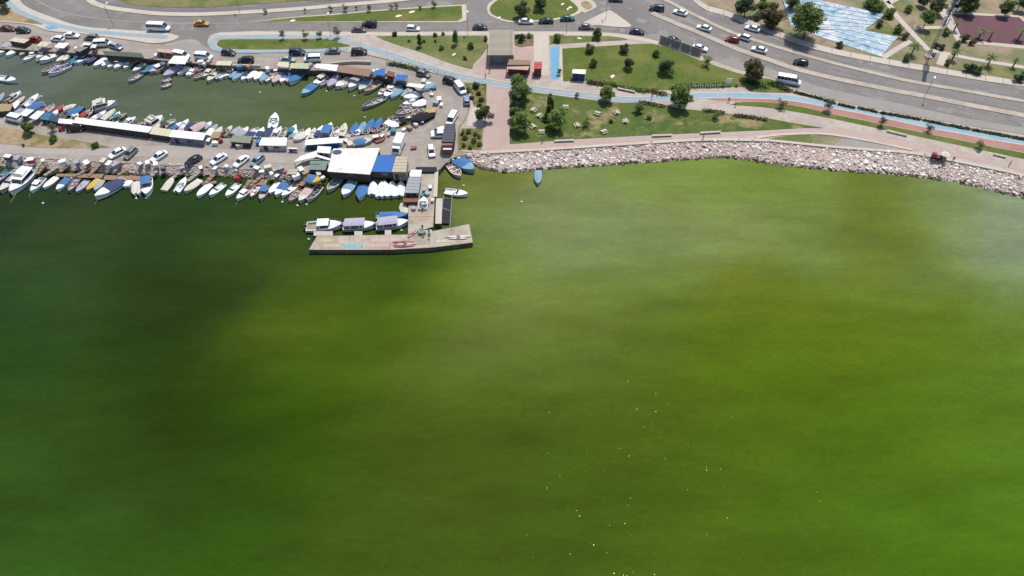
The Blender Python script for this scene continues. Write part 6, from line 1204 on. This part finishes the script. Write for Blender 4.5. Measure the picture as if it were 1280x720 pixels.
# street lamps
lp = MB(); lp.tube((0, 0, 0), (0, 0, 6.5), .07, .05, n=7); LPm = lp.mesh('pole', [m_steel]); ar = MB(); ar.tube((0, 0, 6.45), (1.2, 0, 6.7), .05, .04, n=5); ARm = ar.mesh('arm', [m_steel]); hd = MB(); hd.box((1.5, 0, 6.7), (.9, .45, .14)); HDm = hd.mesh('lamp_head', [BM['W']])
for x, y, a, pl in ((757,24,1.5,'at the traffic island'),(142,33,1.4,'on the west road'),(1156,120,4.2,'on the lower median'),(414,46,1.5,'behind the long grass island'),(585,44,1.5,'above the triangular lawn'),(300,16,1.6,'on the far median'),(708,41,1.5,'on the narrow lawn strip')):
    p = P(x, y, LAND+.1); o = thing('street_lamp', 'street lamp', 'grey street lamp with white head', pl, (p.x, p.y, LAND+.1), a, 'street lamps'); link('pole', LPm, o); link('arm', ARm, o); link('lamp_head', HDm, o)
# jetties and gangways on the mole bank
def plank(c, x0, y0, x1, y1, w, mat, look, place, z0=.9, z1=1.5, rails=True):
    a, b = P(*q(c, x0, y0), z0), P(*q(c, x1, y1), z1); d = b-a; L = math.hypot(d.x, d.y); m_ = (a+b)/2
    o = thing('gangway', 'gangway', look, place, (m_.x, m_.y, m_.z), math.atan2(d.y, d.x), 'gangways from the mole bank'); tl = math.atan2(d.z, L); n = max(3, int(L/.9))
    mb = MB(); mb.box((0, 0, 0), (.8, w, .07)); bm_ = mb.mesh('board', [mat])
    for k in range(n):
        t = (k+.5)/n-.5; bo = link('board', bm_, o, (t*L, 0, t*d.z)); bo.scale = (L/n/.8*.94, 1, 1)
    for s in (-1, 1):
        mb = MB(); mb.add([(-L/2, s*w*.42-.05, -d.z/2-.2), (L/2, s*w*.42-.05, d.z/2-.2), (L/2, s*w*.42+.05, d.z/2-.2), (-L/2, s*w*.42+.05, -d.z/2-.2), (-L/2, s*w*.42-.05, -d.z/2-.06), (L/2, s*w*.42-.05, d.z/2-.06), (L/2, s*w*.42+.05, d.z/2-.06), (-L/2, s*w*.42+.05, -d.z/2-.06)], [(3, 2, 1, 0), (4, 5, 6, 7), (0, 1, 5, 4), (1, 2, 6, 5), (2, 3, 7, 6), (3, 0, 4, 7)]); link('beam', mb.mesh('beam', [m_wood]), o)
    for t in (-.42, .1):
        mb = MB(); mb.tube((t*L, 0, t*d.z-.05), (t*L, 0, -2.0-m_.z+.9), .09, n=6); link('pile', mb.mesh('pile', [m_wood]), o)
BK = 'between bank and boats'
for a in ((('C0',330,430,400,310),.9,'g'),(('C0',370,420,470,310),.8,'w'),(('C0',440,435,580,345),.8,'g'),(('C0',600,400,700,310),.8,'w'),(('C0',770,430,915,345),.9,'w'),(('C0',880,440,1030,290),1.0,'w'),(('C0',100,420,190,340),.8,'g'),(('C0',1175,430,1290,365),.9,'w'),(('C1',205,470,290,385),.9,'g'),(('C1',445,460,545,375),.8,'g'),(('C1',595,490,715,395),1.0,'g'),(('C1',770,515,860,420),1.1,'w'),(('C1',1160,560,1230,480),.9,'w'),(('C2',-60,540,40,450),.9,'w')):
    plank(*a[0], a[1], m_wood if a[2] == 'w' else m_wood_g, 'weathered brown plank gangway' if a[2] == 'w' else 'pale grey plank gangway', BK)
for c, x0, y0, x1, y1, w in (('C0',560,432,770,432,1.0),('C0',780,436,1030,440,1.4),('C0',1040,455,1280,460,1.6),('C1',0,452,160,470,1.5),('C1',740,515,885,500,.9),('C1',1180,512,1290,520,2.6),('C2',360,505,560,525,1.6),('C2',0,500,110,505,2.0),('C2',920,465,1290,490,1.2)): plank(c, x0, y0, x1, y1, w, m_wood, 'brown timber walkway along the shore', BK, .75, .75)
# clutter lying on the bank
m_tp = [BM[k] for k in 'WBROGCPTDY']
tn = dict(zip('WBROGCPTDY', ('white', 'blue', 'red', 'brown', 'grey', 'cream', 'pink', 'teal', 'dark grey', 'yellow')))
def crate(x, y, k, place, s=1.0, z=LAND+.05):
    p = P(x, y, z); o = thing('storage_box', 'storage box', tn[k]+' storage box', place, (p.x, p.y, z), rnd.uniform(0, 3), 'boxes and lockers on the quay')
    w, d, h = 1.3*s, .9*s, .8*s
    mb = MB(); mb.box((0, 0, h/2), (w, d, h)); link('body', mb.mesh('body', [BM[k]]), o); mb = MB(); mb.box((0, 0, h+.05), (w*1.06, d*1.06, .1)); link('lid', mb.mesh('lid', [BM[k] if rnd.random() < .6 else BM['W']]), o)
for i, (x, y) in enumerate(((131,204),(138,207.5),(146,209),(150,205.5),(176,207),(186,206),(196,208),(205,212),(229,212),(252,212),(270,212.5),(284,210),(296,215),(322,213),(328,217),(336,212),(340,219),(347,222),(352,213),(356,217),(362,222),(371,223),(377,215),(383,219),(396,211),(399,220),(404,224),(12,199),(24,201),(40,203),(55,203),(80,205),(97,206),(110,207))): crate(x, y, 'CWGOPCWDGR'[i % 10], 'on the rubble bank of the mole', rnd.uniform(.7, 1.3))
for i, (x, y) in enumerate(((427,180),(433,178),(438,183),(455,179),(463,178),(470,174),(478,172),(486,170),(492,166),(500,171),(505,164),(512,162),(520,158),(528,154),(545,131),(549,127),(552,133),(540,120),(543,112),(530,104),(536,107),(306,182),(300,184),(324,180),(262,178),(275,178),(270,181))): crate(x, y, 'WOCBGRWPTC'[i % 10], 'on the quay round the basin', rnd.uniform(.7, 1.3))
for i, (x, y) in enumerate(((84,60),(96,62),(104,60),(116,62),(120,66),(150,61),(190,75),(196,71),(205,83),(214,80),(238,78),(252,80),(256,82),(262,79),(276,80),(300,86),(312,85),(335,88),(345,90),(384,88),(388,84),(465,92),(472,90),(480,95),(488,99))): crate(x, y, 'GWCPRBOWDT'[i % 10], 'behind the north quay boats', rnd.uniform(.7, 1.2))
for x, y in ((530.5,239),(534,244),(528,246),(538,236),(541,252),(533,257),(520,251),(517,262)): crate(x, y, rnd.choice('GCWT'), 'on the pier deck', .8, PT+.03)
# kayaks and boards on the pier
def kayak(x0, y0, x1, y1, col, look, place, w=.75):
    a, b = P(x0, y0, PT+.2), P(x1, y1, PT+.2); d = b-a; L = d.length; m_ = (a+b)/2
    o = thing('kayak', 'kayak', look, place, (m_.x, m_.y, PT+.03), math.atan2(d.y, d.x), 'kayaks laid on the pier'); mb = MB(); secs = []
    for k in range(9):
        t = k/8; x = (t-.5)*L; r = w/2*max(.05, math.sin(math.pi*t)**.7); z = .1*(2*t-1)**4; secs.append([(x, r*math.cos(u), .17+z+(.17 if math.sin(u) < 0 else .13)*math.sin(u)*max(.2, math.sin(math.pi*t))) for u in [2*math.pi*j/8 for j in range(8)]])
    mb.loft(secs, closed=True); link('hull', mb.mesh('hull', [BM[col]], True), o)
    mb = MB(); n = 10; mb.add([(.5*math.cos(6.283*k/n), .22*math.sin(6.283*k/n), .31) for k in range(n)], [tuple(range(n))]); mb.tube((-.1, -.2, .31), (-.1, .2, .31), .06, n=5); link('cockpit', mb.mesh('cockpit', [m_motor]), o)
kayak(509,297,523,287.5,'R','red kayak lying diagonally','at the pier corner')
kayak(490,302.5,519,302.8,'R','long pink red kayak','on the pier deck, nearest its middle'); kayak(492,305.5,521,304.5,'P','pale pink kayak','below the pink red kayak'); kayak(491,308,519,306.5,'M','magenta kayak','nearest the pier edge below the pale pink one')
kayak(556,296,590,295,'C','long cream sailboard','at the east end of the pier'); kayak(560,298.3,586,297.6,'P','pinkish board','beside the cream sailboard')
# people: one continuous skinned body each
def person_mesh(sit, seed):
    bm = bmesh.new(); r = random.Random(seed); V = []; Rr = []; E = []
    def v(p, rad, par=None):
        V.append(Vector(p)); Rr.append(rad); i = len(V)-1
        if par is not None: E.append((par, i))
        return i
    hz = .95 if not sit else .45
    pel = v((0, 0, hz), .13); wa = v((0, 0, hz+.2), .12, pel); ch = v((0, .01, hz+.42), .14, wa); nk = v((0, .01, hz+.56), .055, ch); hd = v((0, .03, hz+.66), .085, nk); tp = v((0, .02, hz+.77), .075, hd); v((0, .115, hz+.67), .018, hd)
    for s in (-1, 1):
        hip = v((s*.1, 0, hz-.05), .095, pel)
        if sit: kn = v((s*.13, .42, .47), .065, hip); an = v((s*.13, .45, .08), .045, kn)
        else: kn = v((s*.11, .05+s*.08, .5), .062, hip); an = v((s*.11, s*.12-.03, .08), .045, kn)
        v((V[an].x, V[an].y+.16, .04), .035, an)
        sh = v((s*.19, .01, hz+.48), .065, ch); el = v((s*.26, .0 if not sit else .1, hz+.22), .045, sh); wr = v((s*.27, .1 if not sit else .33, hz+.0 if not sit else hz+.16), .03, el)
        dd = (V[wr]-V[el]).normalized(); pm = v(V[wr]+dd*.07, .03, wr); sd = Vector((0, 1, .2)).normalized()
        for f in range(4):
            k0 = v(V[pm]+dd*.05+sd*(f-1.5)*.02, .009, pm); v(V[k0]+dd*(.045+.008*(1.5-abs(f-1.3)))+Vector((-s*.012, 0, 0)), .008, k0)
        t0 = v(V[wr]+dd*.04+sd*.035, .01, wr); v(V[t0]+dd*.04+sd*.012, .009, t0)
    me = bpy.data.meshes.new('person_src'); me.from_pydata([tuple(x) for x in V], E, []); ob = bpy.data.objects.new('person_src', me); COLL.objects.link(ob)
    sk = ob.modifiers.new('skin', 'SKIN'); 
    for i, d in enumerate(me.skin_vertices[0].data): d.radius = (Rr[i], Rr[i]*(.8 if Rr[i] > .1 else 1)); d.use_root = i == 0
    ob.modifiers.new('sub', 'SUBSURF').levels = 1
    dg = bpy.context.evaluated_depsgraph_get(); out = bpy.data.meshes.new_from_object(ob.evaluated_get(dg)); bpy.data.objects.remove(ob); out.name = 'body'
    return out, hz
m_skin = M('skin', alb(206, 160, 134), rough=.6, var=.05); m_hair = M('hair', (.02, .015, .012), rough=.7, var=.2)
def person(x, y, top, bot, look, place, sit=False, rz=0, z=PZ, seed=0, zoff=0):
    me, hz = person_mesh(sit, seed); T = BM[top] if top in BM else top; B = BM[bot]
    for m in (m_skin, T, B, m_motor, m_hair): me.materials.append(m)
    for p in me.polygons:
        c = sum((me.vertices[i].co for i in p.vertices), Vector())/len(p.vertices); k = 1
        if c.z > hz+.55: k = 4 if (c.z > hz+.74 or c.y < -.01) else 0
        elif c.z > hz+.0 and abs(c.x) < .235 and c.y < .2: k = 1
        elif abs(c.x) > .2 and c.z > hz-.25 and (c.z < hz+.28): k = 0
        elif c.z > .11: k = 2
        else: k = 3
        p.material_index = k; p.use_smooth = True
    p_ = P(x, y, z); o = thing('person', 'person', look, place, (p_.x, p_.y, z+zoff), rz, None, data=me); return o
for i, a in enumerate(((612,91,'R','N','person in red top standing','below the slatted shelter'),(607,97.5,'N','K','person in navy clothes walking','on the pink plaza by the cycle lane'),(910.5,128,'N','K','person in dark clothes walking','at the start of the running track'),(814.5,124,'K','N','person in black walking','on the path left of the round tree'),(1190,202.5,'N','D','person in navy top standing','beside the rocks right of the red cart'),(878.5,174.5,'V','G','person in lilac top sitting','on the sea kerb above the rocks'),(678,178.5,'K','D','person in dark clothes walking','on the promenade below the bushy trees'),(919,133.5,'P','N','person in pink top walking','on the promenade beside the verge tip'),(1261,207,'G','K','person in grey walking','at the right end of the promenade'),(1107,17,'K','K','person in black standing','on the painted steps'))):
    person(*a[:6], rz=i*1.3, seed=i)
for x, y, t, l, s in ((536.5,293,'N','B','person in navy top standing'),(537,297.5,'B','N','person in blue top standing'),(528.5,287.5,'K','D','person in black top standing')): person(x, y, t, l, s, 'among the kayaks on the pier', z=PT+.03, rz=x)
p = P(527.5, 292.5, PT+.03); o = thing('folding_table', 'table', 'small pale green folding table', 'on the pier among four stools', (p.x, p.y, PT+.03)); mb = MB(); mb.box((0, 0, .72), (1.3, .9, .05)); link('table_top', mb.mesh('table_top', [RM['sage']]), o)
for sx in (-.55, .55):
    for sy in (-.35, .35): mb = MB(); mb.tube((sx, sy, 0), (sx, sy, .7), .03, n=5); link('leg', mb.mesh('leg', [m_steel]), o)
for x, y in ((523,291.8),(531.5,292),(529,296.5),(526,288.5)):
    p = P(x, y, PT+.03); o = thing('stool', 'stool', 'dark stool', 'around the green folding table', (p.x, p.y, PT+.03), group='stools round the folding table'); mb = MB(); mb.tube((0, 0, .42), (0, 0, .47), .25, n=10); link('seat', mb.mesh('seat', [m_motor]), o)
    for k in range(3): mb = MB(); a = k*2.09; mb.tube((.2*math.cos(a), .2*math.sin(a), 0), (.13*math.cos(a), .13*math.sin(a), .43), .025, n=5); link('leg', mb.mesh('leg', [m_steel]), o)
# red cart on the promenade edge
p = P(1172, 200, PZ); o = thing('vendor_cart', 'cart', 'dark red handcart with a yellow parasol and goods', 'on the promenade edge above the rocks', (p.x, p.y, PZ), -.3)
mb = MB(); mb.box((-.5, 0, .75), (2.4, 1.1, .7), top=(1.05, 1.1)); link('body', mb.mesh('body', [M('cart_red', alb(120, 50, 54), rough=.6, var=.15)]), o)
mb = MB(); mb.box((-1.2, 0, 1.5), (1.0, 1.2, .8), top=(.7, .8)); link('canopy', mb.mesh('canopy', [CM['M']]), o)
mb = MB(); mb.box((1.2, .1, .5), (1.0, .9, .9)); link('goods_box', mb.mesh('goods_box', [BM['O']]), o)
for x in (-1.2, .3):
    for s in (-.6, .6): w_ = link('wheel', WH[0], o, (x, s, .32)); link('rim', WH[1], w_)
mb = MB(); mb.tube((1.1, .3, 0), (1.1, .3, 2.2), .03); pr = link('parasol_pole', mb.mesh('parasol_pole', [m_steel]), o)
mb = MB(); n = 8; mb.add([(1.1+1.1*math.cos(6.283*k/n), .3+1.1*math.sin(6.283*k/n), 1.9) for k in range(n)]+[(1.1, .3, 2.3)], [(k, (k+1) % n, n) for k in range(n)]); link('parasol', mb.mesh('parasol', [CM['C']]), pr)
# red tarp seat on the mole, red table on the quay
p = P(*q('C1', 1095, 465), .9); o = thing('tarp_stack', 'tarpaulin', 'folded red tarpaulin heap', 'at the water edge of the mole', (p.x, p.y, .6)); mb = MB(); mb.box((0, 0, .5), (1.6, 1.6, .9), top=(.8, .7)); mb.box((.5, .4, 1.1), (1.0, .9, .5), top=(.6, .6)); link('cloth', mb.mesh('cloth', [CM['R']]), o)
p = P(*q('C3', 297, 155), LAND+.5); o = thing('low_table', 'table', 'low red table', 'on the quay behind the beige block', (p.x, p.y, LAND+.05), .2); mb = MB(); mb.box((0, 0, .6), (1.5, .8, .08)); link('table_top', mb.mesh('table_top', [BM['R']]), o)
for s in (-.6, .6): mb = MB(); mb.box((s, 0, .29), (.1, .7, .54)); link('leg', mb.mesh('leg', [BM['R']]), o)
o = px_thing_box('slipway_cover', 'cover', 'dark tarpaulin strip over the slipway', 'between quay and pier head', [(519,214.8),(520,208.6),(546,208.6),(546,214.8)], LAND+.02, LAND+.3, m_dark, 'sheet')
# mooring buoys and lines
mb = MB(); secs = []
for k in range(7): t = math.pi*k/6; secs.append([(.28*math.sin(t)*math.cos(u)+1e-4*math.cos(u), .28*math.sin(t)*math.sin(u)+1e-4*math.sin(u), .12-.28*math.cos(t)) for u in [2*math.pi*j/10 for j in range(10)]])
mb.loft(secs, closed=True, caps=False); by = mb.mesh('float', [BM['W']], True); mb = MB(); mb.tube((0, 0, .36), (0, 0, .55), .05, n=6); byr = mb.mesh('ring', [m_steel])
for x, y in ((382,284.5),(383.5,256),(372,257.5),(502,288.5),(183,248),(170.5,248.5),(353,253),(54,254.5),(408.5,114.5),(325,116),(443,120.5),(652,252.8),(213.5,144.5),(456,147),(52,121),(579.5,232.5),(386,299.5)):
    p = P(x, y, 0); o = thing('mooring_buoy', 'buoy', 'small white mooring buoy', 'floating off the pier and mole' if y > 200 else 'floating in the basin', (p.x, p.y, 0), group='mooring buoys'); link('float', by, o); link('ring', byr, o)
for c, x0, y0, x1, y1 in (('C0',165,612,95,720),('C0',995,650,940,730),('C0',310,600,290,660),('C0',560,560,540,600),('C1',1105,670,1075,735),('C1',85,630,80,670),('C1',198,640,190,680),('C2',275,645,265,700)):
    a, b = P(*q(c, x0, y0), .6), P(*q(c, x1, y1), -.1); mb = MB(); mb.tube((0, 0, 0), b-a, .035, n=4); o = thing('mooring_line', 'rope', 'pale mooring line', 'running from a bow into the water', tuple(a), group='mooring lines', data=mb.mesh('mooring_line', [m_kerb]))
finish_labels()
for o in bpy.data.objects:
    if len(o.get('label','').replace('-',' ').split())>16: print('LONG', o.name, o['label'])
